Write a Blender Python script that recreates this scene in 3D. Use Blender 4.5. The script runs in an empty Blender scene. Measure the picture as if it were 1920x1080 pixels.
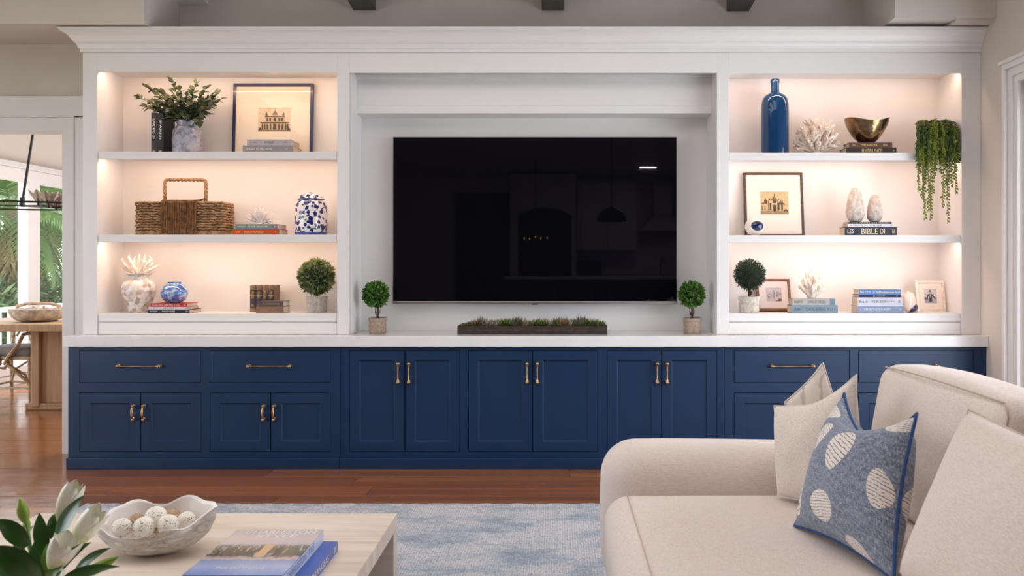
import bpy, bmesh, math, random
from mathutils import Vector, Matrix, noise
from math import sin, cos, pi, sqrt, radians as R

# ------------------------------------------------------------------ camera, world, lights, exposure
CH = 1.306                      # camera height
scn = bpy.context.scene
COL = scn.collection
FX, VX, VY = 1600.0, 1045.0, 500.0
cam_d = bpy.data.cameras.new('camera')
cam = bpy.data.objects.new('camera', cam_d)
COL.objects.link(cam)
cam.location = (0, 0, CH)
cam.rotation_euler = (R(90), 0, 0)
cam_d.sensor_width = 36
cam_d.lens = FX / 1920 * 36
cam_d.shift_x = -(VX - 960) / 1920
cam_d.shift_y = -(540 - VY) / 1920
cam_d.clip_start = .05
cam_d.dof.use_dof = True
cam_d.dof.focus_distance = 5.6
cam_d.dof.aperture_fstop = 7.0
scn.camera = cam

w = bpy.data.worlds.new('sky')
scn.world = w
w.use_nodes = True
bg = w.node_tree.nodes['Background']
bg.inputs['Color'].default_value = (.86, .93, 1, 1)
bg.inputs['Strength'].default_value = 4.6

def area(name, loc, rot, sx, sy, power, color):
    d = bpy.data.lights.new(name, 'AREA')
    d.shape = 'RECTANGLE'
    d.size, d.size_y, d.energy, d.color = sx, sy, power, color
    o = bpy.data.objects.new(name, d)
    COL.objects.link(o)
    o.location = loc
    o.rotation_euler = rot
    return o

# made-up left window daylight, glazed right door daylight, added dining room fill
area('added_left_daylight', (-5.45, 2.2, 1.6), (0, R(-90), 0), 2.2, 4.4, 34, (.90, .94, 1))
area('daylight_right_door', (2.9, 3.3, 1.35), (0, R(90), 0), 2.2, 3.2, 30, (.97, .97, 1))
area('dining_fill', (-3.6, 9.0, 2.95), (0, R(22), 0), 2.0, 3.4, 250, (.98, .98, 1))
# broad soft fill added under the living room ceiling, no real fitting
area('ceiling_fill', (-.8, 2.9, 3.45), (0, 0, 0), 4.6, 2.6, 84, (1, .965, .95))
area('kitchen_lighting', (1.67, -4.0, 3.13), (0, 0, 0), .30, .11, 26, (1, .92, .97))
sun_d = bpy.data.lights.new('sun', 'SUN')
sun_d.energy = 5.0
sun_d.angle = R(1)
sun = bpy.data.objects.new('sun', sun_d)
COL.objects.link(sun)
sun.rotation_euler = Vector((.22, .36, -.9)).to_track_quat('-Z', 'Y').to_euler()

scn.view_settings.view_transform = 'Standard'
scn.view_settings.look = 'None'
scn.view_settings.gamma = 1
scn.view_settings.use_curve_mapping = False
scn.view_settings.exposure = -0.08

# ------------------------------------------------------------------ helpers
def X(px, Y): return (px - VX) * Y / FX
def Z(py, Y): return CH + (VY - py) * Y / FX
def P(px, py, Y): return Vector((X(px, Y), Y, Z(py, Y)))
WL = {}

def srgb(r, g, b):
    f = lambda c: (c / 255 / 12.92) if c / 255 <= .04045 else ((c / 255 + .055) / 1.055) ** 2.4
    return (f(r), f(g), f(b), 1)

def tag(o, label=None, cat=None, group=None, kind=None):
    if label: o['label'] = label
    if cat: o['category'] = cat
    if group: o['group'] = group
    if kind: o['kind'] = kind
    return o

def thing(name, loc, label, cat, group=None):
    o = bpy.data.objects.new(name, None)
    COL.objects.link(o)
    o.location = loc
    o.empty_display_size = .05
    WL[o] = Vector(loc)
    return tag(o, label, cat, group)

class MB:
    def __init__(s):
        s.v, s.f, s.m, s.uv = [], [], [], {}
        s.xf = None
    def add(s, vs, fs, m=0):
        b = len(s.v)
        s.v += [Vector(p) for p in vs]
        s.f += [tuple(i + b for i in f) for f in fs]
        s.m += [m] * len(fs)
        return s
    def box(s, x0, x1, y0, y1, z0, z1, m=0):
        return s.add([(x, y, z) for z in (z0, z1) for y in (y0, y1) for x in (x0, x1)],
                     [(0, 2, 3, 1), (4, 5, 7, 6), (0, 1, 5, 4), (2, 6, 7, 3), (0, 4, 6, 2), (1, 3, 7, 5)], m)
    def quad(s, a, b, c, d, m=0): return s.add([a, b, c, d], [(0, 1, 2, 3)], m)
    def poly(s, pts, y, m=0, ax='y'):
        return s.add([(p[0], y, p[1]) for p in pts], [tuple(range(len(pts)))], m)
    def tube(s, pts, r, n=8, m=0, cap=True, closed=False, flat=1):
        pts = [Vector(p) for p in pts]
        N = len(pts)
        if not hasattr(r, '__len__'): r = [r] * N
        vs, fs = [], []
        up = None
        for i, p in enumerate(pts):
            if closed: t = pts[(i + 1) % N] - pts[i - 1]
            else: t = pts[min(i + 1, N - 1)] - pts[max(i - 1, 0)]
            if t.length < 1e-9: t = Vector((0, 0, 1))
            t.normalize()
            if up is None:
                up = Vector((0, 0, 1)) if abs(t.z) < .9 else Vector((1, 0, 0))
            a = t.cross(up)
            if a.length < 1e-4: a = t.cross(Vector((0, 1, .1)))
            a.normalize()
            b = a.cross(t).normalized()
            up = b
            for k in range(n):
                q = 2 * pi * k / n
                vs.append(p + (a * cos(q) + b * sin(q) * flat) * r[i])
        M = N if closed else N - 1
        for i in range(M):
            j = (i + 1) % N
            for k in range(n):
                l = (k + 1) % n
                fs.append((i * n + k, j * n + k, j * n + l, i * n + l))
        if cap and not closed:
            fs.append(tuple(range(n)))
            fs.append(tuple((N - 1) * n + k for k in reversed(range(n))))
        return s.add(vs, fs, m)
    def lathe(s, prof, c, n=32, m=0, fn=None):
        """prof: (radius, z) bottom to top; c: axis point"""
        vs, fs = [], []
        for (r, z) in prof:
            for k in range(n):
                q = 2 * pi * k / n
                rr, zz = (r, z) if fn is None else fn(r, z, q)
                vs.append((c[0] + rr * cos(q), c[1] + rr * sin(q), c[2] + zz))
        for i in range(len(prof) - 1):
            for k in range(n):
                l = (k + 1) % n
                fs.append((i * n + k, i * n + l, (i + 1) * n + l, (i + 1) * n + k))
        fs.append(tuple(reversed(range(n))))
        if prof[-1][0] > 1e-4 or True:
            b = (len(prof) - 1) * n
            fs.append(tuple(b + k for k in range(n)))
        return s.add(vs, fs, m)
    def ball(s, c, r, n=16, m=0, fn=None):
        rx, ry, rz = r if hasattr(r, '__len__') else (r, r, r)
        vs, fs = [], []
        h = n // 2
        for i in range(h + 1):
            t = pi * i / h
            for k in range(n):
                q = 2 * pi * k / n
                d = Vector((sin(t) * cos(q), sin(t) * sin(q), cos(t)))
                g = 1 if fn is None else fn(d)
                vs.append((c[0] + rx * d.x * g, c[1] + ry * d.y * g, c[2] + rz * d.z * g))
        for i in range(h):
            for k in range(n):
                l = (k + 1) % n
                fs.append((i * n + k, (i + 1) * n + k, (i + 1) * n + l, i * n + l))
        return s.add(vs, fs, m)
    def rbox(s, x0, x1, y0, y1, z0, z1, r, n=4, bulge=(0, 0, 0), mid=8, m=0, fn=None):
        lo, hi = (x0, y0, z0), (x1, y1, z1)
        ax = []
        for a in range(3):
            L = hi[a] - lo[a]
            rr = min(r, L / 2 - 1e-4)
            e = [lo[a] + rr * (1 - cos(pi / 2 * i / n)) for i in range(n)]
            mm = [lo[a] + rr + (L - 2 * rr) * i / mid for i in range(mid + 1)]
            ax.append(e + mm + [hi[a] - (q - lo[a]) for q in reversed(e)])
        idx, vs, fs = {}, [], []
        def V(i, j, k):
            key = (i, j, k)
            if key in idx: return idx[key]
            p = Vector((ax[0][i], ax[1][j], ax[2][k]))
            rr = [min(r, (hi[a] - lo[a]) / 2 - 1e-4) for a in range(3)]
            c = Vector([min(max(p[a], lo[a] + rr[a]), hi[a] - rr[a]) for a in range(3)])
            d = p - c
            if d.length > 1e-9:
                q = Vector([d[a] / rr[a] for a in range(3)])
                q.normalize()
                p = Vector([c[a] + q[a] * rr[a] for a in range(3)])
            u = [(2 * (p[a] - lo[a]) / (hi[a] - lo[a]) - 1) for a in range(3)]
            for a in range(3):
                b_, c_ = (a + 1) % 3, (a + 2) % 3
                p[a] += bulge[a] * u[a] * max(0, 1 - u[b_] ** 2) * max(0, 1 - u[c_] ** 2)
            if fn: p = fn(p)
            idx[key] = len(vs)
            vs.append(p)
            return idx[key]
        nn = [len(a) - 1 for a in ax]
        for a in range(3):
            b_, c_ = (a + 1) % 3, (a + 2) % 3
            for side in (0, nn[a]):
                for i in range(nn[b_]):
                    for j in range(nn[c_]):
                        q = []
                        for (di, dj) in ((0, 0), (1, 0), (1, 1), (0, 1)):
                            key = [0, 0, 0]
                            key[a], key[b_], key[c_] = side, i + di, j + dj
                            q.append(V(*key))
                        fs.append(tuple(q if side else reversed(q)))
        return s.add(vs, fs, m)
    def build(s, name, mats, parent=None, smooth=False, bevel=0, loc=None, sub=0, seg=2):
        if s.xf is not None: s.v = [s.xf @ p for p in s.v]
        xs = [p.x for p in s.v]; ys = [p.y for p in s.v]; zs = [p.z for p in s.v]
        org = Vector(loc) if loc else Vector(((min(xs) + max(xs)) / 2, (min(ys) + max(ys)) / 2, min(zs)))
        me = bpy.data.meshes.new(name)
        me.from_pydata([p - org for p in s.v], [], s.f)
        if not isinstance(mats, (list, tuple)): mats = [mats]
        for mt in mats: me.materials.append(mt)
        if len(mats) > 1: me.polygons.foreach_set('material_index', s.m)
        if s.uv:
            ul = me.uv_layers.new(name='uv')
            for lp in me.loops:
                ul.data[lp.index].uv = s.uv.get(lp.vertex_index, (0, 0))
        if smooth:
            me.polygons.foreach_set('use_smooth', [True] * len(me.polygons))
            if smooth != 2:
                try: me.set_sharp_from_angle(angle=R(40))
                except Exception: pass
        me.update()
        o = bpy.data.objects.new(name, me)
        COL.objects.link(o)
        if bevel:
            b = o.modifiers.new('bevel', 'BEVEL')
            b.width, b.segments, b.limit_method, b.angle_limit = bevel, seg, 'ANGLE', R(40)
            b.harden_normals = False
        if sub:
            q = o.modifiers.new('sub', 'SUBSURF'); q.levels = q.render_levels = sub
        WL[o] = org
        if parent:
            o.parent = parent
            o.location = org - WL[parent]
        else: o.location = org
        return o

def place(mesh, name, parent, loc, rot=None, scale=1.0):
    o = bpy.data.objects.new(name, mesh)
    COL.objects.link(o)
    loc = Vector(loc)
    WL[o] = loc
    if parent:
        o.parent = parent
        loc = loc - WL[parent]
    M = (rot.to_4x4() if rot is not None else Matrix.Identity(4))
    sc = scale if hasattr(scale, '__len__') else (scale,) * 3
    o.matrix_local = Matrix.Translation(loc) @ M @ Matrix.Diagonal((*sc, 1))
    return o

def frame_rot(d, up=Vector((0, 0, 1))):
    """rotation taking +Y to d, +Z near up"""
    d = Vector(d).normalized()
    x = d.cross(up)
    if x.length < 1e-4: x = d.cross(Vector((1, 0, 0)))
    x.normalize()
    z = x.cross(d)
    return Matrix((x, d, z)).transposed()

# ------------------------------------------------------------------ materials
class NT:
    def __init__(s, name):
        s.mat = bpy.data.materials.new(name)
        s.mat.use_nodes = True
        s.n, s.l = s.mat.node_tree.nodes, s.mat.node_tree.links
        s.b = s.n['Principled BSDF']
        s.out = s.n['Material Output']
    def node(s, t, **kw):
        o = s.n.new(t)
        for k, v in kw.items():
            if k in o.inputs: s.set(o.inputs[k], v)
            else: setattr(o, k, v)
        return o
    def set(s, inp, v):
        if isinstance(v, bpy.types.NodeSocket): s.l.new(v, inp)
        else: inp.default_value = v
    def coord(s, scale=(1, 1, 1), rot=(0, 0, 0), kind='Object', loc=(0, 0, 0), typ='POINT'):
        tc = s.node('ShaderNodeTexCoord')
        mp = s.node('ShaderNodeMapping', vector_type=typ)
        s.l.new(tc.outputs[kind], mp.inputs['Vector'])
        mp.inputs['Scale'].default_value = scale
        mp.inputs['Rotation'].default_value = rot
        mp.inputs['Location'].default_value = loc
        return mp.outputs[0]
    def noise(s, vec, scale=5, detail=4, rough=.55, dist=0):
        o = s.node('ShaderNodeTexNoise')
        s.l.new(vec, o.inputs['Vector'])
        o.inputs['Scale'].default_value = scale
        o.inputs['Detail'].default_value = detail
        o.inputs['Roughness'].default_value = rough
        o.inputs['Distortion'].default_value = dist
        return o.outputs['Fac']
    def voro(s, vec, scale=5, feature='F1', rnd=1, out='Distance'):
        o = s.node('ShaderNodeTexVoronoi', feature=feature)
        s.l.new(vec, o.inputs['Vector'])
        o.inputs['Scale'].default_value = scale
        o.inputs['Randomness'].default_value = rnd
        return o.outputs[out]
    def wave(s, vec, scale=5, dist=0, det=2, direction='X', typ='BANDS'):
        o = s.node('ShaderNodeTexWave', wave_type=typ)
        if typ == 'BANDS': o.bands_direction = direction
        s.l.new(vec, o.inputs['Vector'])
        o.inputs['Scale'].default_value = scale
        o.inputs['Distortion'].default_value = dist
        o.inputs['Detail'].default_value = det
        return o.outputs['Fac']
    def ramp(s, fac, stops, interp='LINEAR'):
        o = s.node('ShaderNodeValToRGB')
        s.l.new(fac, o.inputs[0])
        cr = o.color_ramp
        cr.interpolation = interp
        while len(cr.elements) < len(stops): cr.elements.new(.5)
        for e, (p, c) in zip(cr.elements, stops):
            e.position = p
            e.color = c if hasattr(c, '__len__') else (c, c, c, 1)
        return o.outputs[0]
    def mix(s, fac, a, b, typ='MIX'):
        o = s.node('ShaderNodeMix', data_type='RGBA', blend_type=typ)
        s.set(o.inputs[0], fac)
        s.set(o.inputs[6], a)
        s.set(o.inputs[7], b)
        return o.outputs[2]
    def math(s, op, a, b=0.0, c=None):
        o = s.node('ShaderNodeMath', operation=op)
        s.set(o.inputs[0], a)
        s.set(o.inputs[1], b)
        if c is not None: s.set(o.inputs[2], c)
        return o.outputs[0]
    def bump(s, h, strength=.3, dist=.01, prev=None):
        o = s.node('ShaderNodeBump')
        o.inputs['Strength'].default_value = strength
        o.inputs['Distance'].default_value = dist
        s.l.new(h, o.inputs['Height'])
        if prev is not None: s.l.new(prev, o.inputs['Normal'])
        s.l.new(o.outputs[0], s.b.inputs['Normal'])
        return o.outputs[0]
    def col(s, c): s.set(s.b.inputs['Base Color'], c); return s
    def rough(s, r): s.set(s.b.inputs['Roughness'], r); return s

def pm(name, c, rough=.5, metal=0, c2=None, scale=8, stretch=(1, 1, 1), bump=0, bscale=None, spec=.5, coat=0, lo=.35, hi=.65, bdist=.004, sheen=0, detail=4):
    t = NT(name)
    t.col(c).rough(rough)
    t.b.inputs['Metallic'].default_value = metal
    t.b.inputs['Specular IOR Level'].default_value = spec
    t.b.inputs['Coat Weight'].default_value = coat
    t.b.inputs['Coat Roughness'].default_value = .1
    if sheen: t.b.inputs['Sheen Weight'].default_value = sheen
    if c2 or bump:
        v = t.coord(stretch)
    if c2:
        t.col(t.ramp(t.noise(v, scale, detail), [(lo, c), (hi, c2)]))
    if bump:
        t.bump(t.noise(v, bscale or scale * 3, 4), bump, bdist)
    return t.mat

WHITE = pm('white_paint', srgb(232, 229, 228), .38, c2=srgb(229, 226, 225), scale=2)
WHITE_TRIM = pm('trim_paint', srgb(226, 224, 222), .4, bump=.03, scale=20)
GREIGE = pm('greige_wall_paint', srgb(210, 202, 195), .75, c2=srgb(206, 198, 191), scale=3, bump=.04, bscale=200, bdist=.001)
CEIL = pm('ceiling_paint', srgb(222, 216, 210), .8, bump=.03, scale=60)
NAVY = pm('navy_cabinet_paint', srgb(13, 46, 82), .42, c2=srgb(12, 43, 78), scale=2, spec=.4, bump=.02, bscale=150, bdist=.001)
QUARTZ = pm('white_quartz', srgb(235, 232, 232), .12, c2=srgb(229, 226, 227), scale=6, spec=.5)
BRASS = pm('antique_brass', srgb(204, 174, 130), .3, 1, c2=srgb(160, 128, 94), scale=30)
BEAM = pm('grey_beam_stain', srgb(100, 98, 92), .65, c2=srgb(84, 82, 77), scale=6, stretch=(6, .5, 6), bump=.2)
BLACKM = pm('matt_black', srgb(22, 21, 23), .5, bump=.02)
PAGES = pm('book_pages', srgb(214, 198, 178), .8, c2=srgb(182, 164, 142), scale=4, stretch=(1, 1, 220), bump=.3, bscale=4)
GOLD = pm('gold_foil', srgb(214, 178, 112), .4, .6, bump=.01)
INKW = pm('white_ink', srgb(235, 232, 228), .5, bump=.01)
INKD = pm('dark_ink', srgb(52, 50, 58), .6, bump=.01)
SOIL = pm('soil', srgb(52, 38, 28), .95, c2=srgb(30, 22, 16), scale=60, bump=.8)
BARK = pm('bark', srgb(92, 66, 46), .85, c2=srgb(54, 38, 28), scale=30, stretch=(3, 3, 1), bump=.7)

def fabric(name, c, c2, s=420, b=.35, big=2.5, c3=None):
    t = NT(name)
    v = t.coord()
    w1 = t.noise(t.coord((1, .12, 1)), s, 2)
    w2 = t.noise(t.coord((.12, 1, .5)), s, 2)
    ww = t.math('ADD', w1, w2)
    base = t.ramp(t.math('MULTIPLY', ww, .5), [(.38, c2), (.58, c)])
    if c3: base = t.mix(t.ramp(t.noise(v, big, 3), [(.4, 0.0), (.7, .5)]), base, c3)
    t.col(base).rough(.92)
    t.b.inputs['Sheen Weight'].default_value = .25
    t.b.inputs['Specular IOR Level'].default_value = .2
    n1 = t.bump(t.noise(v, 9, 4), .12, .02)
    t.bump(ww, b, .0012, n1)
    return t.mat
LINEN = fabric('oatmeal_linen', srgb(226, 212, 203), srgb(206, 191, 182), c3=srgb(218, 204, 197))
LINEN_P = fabric('ivory_pillow_linen', srgb(228, 216, 206), srgb(206, 192, 182))
SEAM = pm('linen_seam', srgb(190, 172, 158), .9, bump=.2, scale=200)

def glass_pane(name, tint=(1, 1, 1, 1), ior=1.45):
    t = NT(name)
    tr = t.node('ShaderNodeBsdfTransparent'); tr.inputs[0].default_value = tint
    gl = t.node('ShaderNodeBsdfGlossy'); gl.inputs['Roughness'].default_value = .02
    fr = t.node('ShaderNodeFresnel'); fr.inputs[0].default_value = ior
    mx = t.node('ShaderNodeMixShader')
    ge = t.node('ShaderNodeNewGeometry')
    t.l.new(t.math('MULTIPLY', fr.outputs[0], t.math('SUBTRACT', 1.0, ge.outputs['Backfacing'])), mx.inputs[0]); t.l.new(tr.outputs[0], mx.inputs[1]); t.l.new(gl.outputs[0], mx.inputs[2])
    t.l.new(mx.outputs[0], t.out.inputs[0])
    return t.mat
PANE = glass_pane('clear_pane')

# wood floor
def wood_floor():
    t = NT('red_brown_floorboards')
    oi = t.node('ShaderNodeObjectInfo')
    v = t.coord((.16, 5, 5))
    av = t.node('ShaderNodeVectorMath', operation='ADD')
    t.l.new(v, av.inputs[0])
    cb = t.node('ShaderNodeCombineXYZ')
    t.l.new(t.math('MULTIPLY', oi.outputs['Random'], 37.0), cb.inputs[0])
    t.l.new(t.math('MULTIPLY', oi.outputs['Random'], 11.0), cb.inputs[1])
    t.l.new(cb.outputs[0], av.inputs[1])
    n = t.noise(av.outputs[0], 1.8, 3, .45, .2)
    c = t.ramp(n, [(.2, srgb(118, 72, 43)), (.5, srgb(152, 98, 61)), (.8, srgb(176, 120, 80))])
    c = t.mix(t.math('MULTIPLY', oi.outputs['Random'], .55), c, srgb(108, 62, 36))
    t.col(c)
    t.rough(t.ramp(t.noise(t.coord((1, 1, 1)), 7, 3), [(.3, .13), (.7, .2)]))
    t.b.inputs['Specular IOR Level'].default_value = .6
    n1 = t.bump(t.noise(t.coord((1.2, 5, 1)), 2.0, 2), .10, .010)
    t.bump(n, .03, .002, n1)
    return t.mat
FLOOR = wood_floor()
GAP = pm('floor_gap', srgb(46, 24, 14), .7, bump=.05)

def rug_mat():
    t = NT('distressed_blue_rug')
    v = t.coord()
    big = t.noise(t.coord((1.2, 2.6, 1)), 2.2, 7, .7, .6)
    sm = t.noise(v, 60, 3, .7)
    rib = t.wave(t.coord((1, .05, 1)), 26, 1.2, 2)
    f = t.math('ADD', t.math('MULTIPLY', big, .72), t.math('MULTIPLY', sm, .28))
    c = t.ramp(f, [(.36, srgb(116, 130, 152)), (.46, srgb(168, 174, 184)), (.54, srgb(204, 202, 204)), (.68, srgb(214, 208, 206))])
    c = t.mix(t.math('MULTIPLY', rib, .32), c, srgb(110, 124, 144))
    c = t.mix(t.ramp(t.noise(t.coord((1, .25, 1)), 150, 2), [(.5, 0.0), (.66, .55)]), c, srgb(92, 104, 124))
    t.col(c).rough(.95)
    t.b.inputs['Sheen Weight'].default_value = .3
    t.b.inputs['Specular IOR Level'].default_value = .1
    n1 = t.bump(rib, .35, .006)
    t.bump(t.noise(v, 220, 3), .5, .004, n1)
    return t.mat
RUG = rug_mat()
# ------------------------------------------------------------------ setting
YH, YF, YC, YB = 5.61, 5.53, 5.50, 5.95      # hutch face, base cabinet face, countertop edge, back of the niches
XR = 2.782                                    # right wall
YW = 5.97                                     # wall with the cabinets
Z_CT = Z(630, YC)                             # counter top

def struct(o):
    o['kind'] = 'structure'
    return o

# floor: base plus individual boards
fl = struct(MB().box(-6.2, XR + .2, -6.4, 12.2, -.12, -.012).build('floor', GAP, loc=(0, 0, -.12)))
rnd = random.Random(4)
bw = .222
y = 3.97
while y < 10.7:
    x = -6.1 - rnd.random() * 1.5
    while x < XR:
        L = rnd.choice((1.1, 1.5, 1.9, 2.3, 2.7))
        a, b = max(x, -6.1), min(x + L, XR)
        if b - a > .1:
            dz = rnd.uniform(-.0006, .0006)
            MB().box(a + .0012, b - .0012, y + .0022, y + bw - .0022, -.0125, dz).build('floor_board', FLOOR, fl)
        x += L
    y += bw
MB().box(-6.1, XR, -6.3, 3.968, -.0125, -.0008).build('floor_boards', FLOOR, fl)['kind'] = 'stuff'

DX0, DX1, DZ = -5.15, X(117, YW), Z(246, YW)          # doorway
wb = MB()
wb.box(DX1, XR + .15, YW, YW + .12, 0, 3.9)
wb.box(-6.1, DX0, YW, YW + .12, 0, 3.9)
wb.box(DX0, DX1, YW, YW + .12, DZ, 3.9)
struct(wb.build('wall_back', GREIGE))
# right wall with a glazed door opening
RD0, RD1, RDZ = 1.5, 5.125, 2.42
wr = MB()
wr.box(XR, XR + .14, RD1, YW, 0, 4.2)
wr.box(XR, XR + .14, -6.3, RD0, 0, 4.2)
wr.box(XR, XR + .14, RD0, RD1, RDZ, 4.2)
struct(wr.build('wall_right', GREIGE))
wl = MB()
wl.box(-5.62, -5.5, -6.3, .1, 0, 4.2)
wl.box(-5.62, -5.5, 4.4, YW, 0, 4.2)
wl.box(-5.62, -5.5, .1, 4.4, 0, .5)
wl.box(-5.62, -5.5, .1, 4.4, 2.6, 4.2)
struct(wl.build('wall_left', GREIGE))
cl = MB()
cl.add([(-5.6, YW + .1, 3.3), (XR + .1, YW + .1, 3.3), (XR + .1, 0, 3.9), (-5.6, 0, 3.9), (-5.6, -6.3, 3.2), (XR + .1, -6.3, 3.2)],
       [(0, 1, 2, 3), (3, 2, 5, 4)])
cl.add([(-5.6, YW + .1, 3.4), (XR + .1, YW + .1, 3.4), (XR + .1, 0, 4.0), (-5.6, 0, 4.0), (-5.6, -6.3, 3.3), (XR + .1, -6.3, 3.3)],
       [(3, 2, 1, 0), (4, 5, 2, 3)])
struct(cl.build('ceiling', CEIL))
# dropped soffits left and right of the vault
struct(MB().box(-5.5, X(270, 5.46), 5.46, YW - .001, 2.862, 3.7).build('trim_1', GREIGE))
sf = MB()
sf.box(X(1678, 5.4), XR, 5.4, YW - .001, Z(33, 5.4), 3.7)
sf.box(X(1787, 5.46), XR, 5.42, YW - .001, 2.862, Z(33, 5.4))
struct(sf.build('trim_2', GREIGE))

# beams rising towards the camera
def beam(px0, px1, py, mat, label, yend=.6):
    x0, x1 = X(px0, YW), X(px1, YW)
    z0 = Z(py, YW)
    s_ = .1
    m = MB()
    ys = (YW - .002, yend)
    vs = []
    for yy in ys:
        zz = z0 + s_ * (YW - yy)
        zt = 3.3 + .1 * (YW + .1 - yy) + .02
        vs += [(x0, yy, zz), (x1, yy, zz), (x1, yy, zt), (x0, yy, zt)]
    m.add(vs, [(0, 1, 2, 3), (7, 6, 5, 4), (0, 4, 5, 1), (1, 5, 6, 2), (2, 6, 7, 3), (3, 7, 4, 0)])
    o = m.build('ceiling_beam', mat, bevel=.003, loc=((x0 + x1) / 2, YW, z0))
    return tag(o, label, 'beam', 'beams along the sloped ceiling')
beam(663, 705, 20, BEAM, 'dark grey ceiling beam above the left edge of the television')
beam(1016, 1058, 20.5, BEAM, 'dark grey ceiling beam above the middle of the television')
beam(1362, 1404, 22, BEAM, 'dark grey ceiling beam above the right bookcase, near its blue bottle')
beam(322, 392, 9, WHITE_TRIM, 'white ceiling beam above the left bookcase')

# door casing of the dining room doorway
def casing(name):
    yf = YW - .03
    x1, z1 = X(117, yf), Z(246, yf)
    m = MB()
    xo = X(155, YH) - .0005
    zo = Z(180, yf)
    bx, bz = X(137, yf), Z(220, yf)
    # inner band
    m.box(x1, bx, yf, YW, 0, z1)
    m.box(-5.2, bx, yf, YW, z1, bz)
    # bead
    m.box(bx, bx + .011, yf - .012, YW, 0, bz)
    m.box(-5.2, bx + .011, yf - .012, YW, bz, bz + .011)
    # flat outer band
    m.box(bx + .011, xo, yf - .004, YW, 0, bz)
    m.box(-5.2, xo, yf - .004, YW, bz + .011, zo)
    # left leg of the casing, out of the picture
    m.box(-5.32, -5.15, yf, YW, 0, zo)
    return struct(m.build(name, WHITE_TRIM, bevel=.0025))
casing('trim_3')
struct(MB().box(DX1 - .001, DX1 + .02, YW - .002, YW + .13, 0, DZ).box(DX0, DX1, YW - .002, YW + .13, DZ - .004, DZ + .02).build('trim_4', WHITE_TRIM))

# right wall casing with a glazed door beyond
m = MB()
cz = 2.545
for (a, b, pr) in ((5.125, 5.165, .018), (5.165, 5.215, .03), (5.215, 5.25, .05)):
    m.box(XR - pr, XR, a, b, 0, cz - (5.25 - b))
    m.box(XR - pr, XR, RD0 - .12, a, cz - (5.25 - a), cz - (5.25 - b))
m.box(XR - .065, XR, RD0 - .14, 5.268, cz, cz + .02)
struct(m.build('trim_5', WHITE_TRIM, bevel=.002))
gd = MB()
for a in (RD0, RD0 + 1.75, RD1 - .11):
    gd.box(XR + .04, XR + .09, a, a + .11, .0, RDZ)
gd.box(XR + .04, XR + .09, RD0, RD1, 0, .22).box(XR + .04, XR + .09, RD0, RD1, RDZ - .11, RDZ)
gdo = struct(gd.build('door_1', WHITE_TRIM, bevel=.003))
MB().box(XR + .06, XR + .066, RD0 + .11, RD1 - .11, .22, RDZ - .11).build('glass_pane', PANE, gdo)
# left wall window, made up as an opening for daylight
wm = MB()
for a in (.1, 1.5, 2.95, 4.32):
    wm.box(-5.6, -5.52, a, a + .08, .5, 2.6)
wm.box(-5.6, -5.52, .1, 4.4, .5, .58).box(-5.6, -5.52, .1, 4.4, 2.52, 2.6)
wmo = struct(wm.build('added_window_1', WHITE_TRIM))
MB().box(-5.565, -5.56, .18, 4.32, .58, 2.52).build('glass_pane', PANE, wmo)

# ------------------------------------------------------------------ base cabinets
def door_panel(px0, px1, py0, py1, rail, parent, name='door'):
    """shaker front; pixel bounds on the cabinet face"""
    y0 = YF - .001
    x0, x1, z1, z0 = X(px0, YF) + .0032, X(px1, YF) - .0032, Z(py0, YF) - .0034, Z(py1, YF) + .0034
    m = MB()
    if rail:
        r = rail
        ix0, ix1, iz0, iz1 = x0 + r, x1 - r, z0 + r, z1 - r
        c = .007
        d = .009
        o_ = [(x0, z0), (x1, z0), (x1, z1), (x0, z1)]
        i_ = [(ix0, iz0), (ix1, iz0), (ix1, iz1), (ix0, iz1)]
        j_ = [(ix0 + c, iz0 + c), (ix1 - c, iz0 + c), (ix1 - c, iz1 - c), (ix0 + c, iz1 - c)]
        vs = [(p[0], y0, p[1]) for p in o_] + [(p[0], y0, p[1]) for p in i_] + [(p[0], y0 + d, p[1]) for p in j_] + [(p[0], y0 + .02, p[1]) for p in o_]
        fs = []
        for k in range(4):
            l = (k + 1) % 4
            fs += [(k, l, 4 + l, 4 + k), (4 + k, 4 + l, 8 + l, 8 + k), (l, k, 12 + k, 12 + l)]
        fs += [(8, 9, 10, 11), (15, 14, 13, 12)]
        m.add(vs, fs)
    else:
        m.box(x0, x1, y0, y0 + .02, z0, z1)
    return m.build(name, NAVY, parent, bevel=.0012, seg=1)

def bar_pull(parent, pxc, pyc, length, vertical, bow=False):
    """bar with round end mounts; bow = curved grip"""
    c = P(pxc, pyc, YF)
    y0 = YF - .001
    L = length / 2
    ax = Vector((0, 0, 1)) if vertical else Vector((1, 0, 0))
    m = MB()
    out = Vector((0, -1, 0))
    for sgn in (-1, 1):
        b = c + ax * (L * sgn)
        b.y = y0
        m.tube([b, b + out * .004, b + out * .006, b + out * .018, b + out * .024], [.011, .011, .006, .006, .0075], 12)
        m.ball(b + out * .027 + ax * (.003 * sgn), .0125 if not bow else .010, 12)
        if not bow:
            m.tube([b + out * .027 - ax * (.004 * sgn), b + out * .027 - ax * (.016 * sgn)], [.0085, .0065], 12)
    if bow:
        pts, rs = [], []
        for i in range(13):
            t = i / 12 * 2 - 1
            q = c + ax * (L * t) + out * (.026 + .012 * (1 - t * t))
            q.y = y0 - (.026 + .012 * (1 - t * t))
            pts.append(q); rs.append(.0045 + .004 * (1 - t * t) ** 1)
        m.tube(pts, rs, 12)
    else:
        a, b = c - ax * L, c + ax * L
        a.y = b.y = y0 - .027
        m.tube([a, b], .0046, 12)
    return m.build('handle', BRASS, parent, smooth=True)

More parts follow.
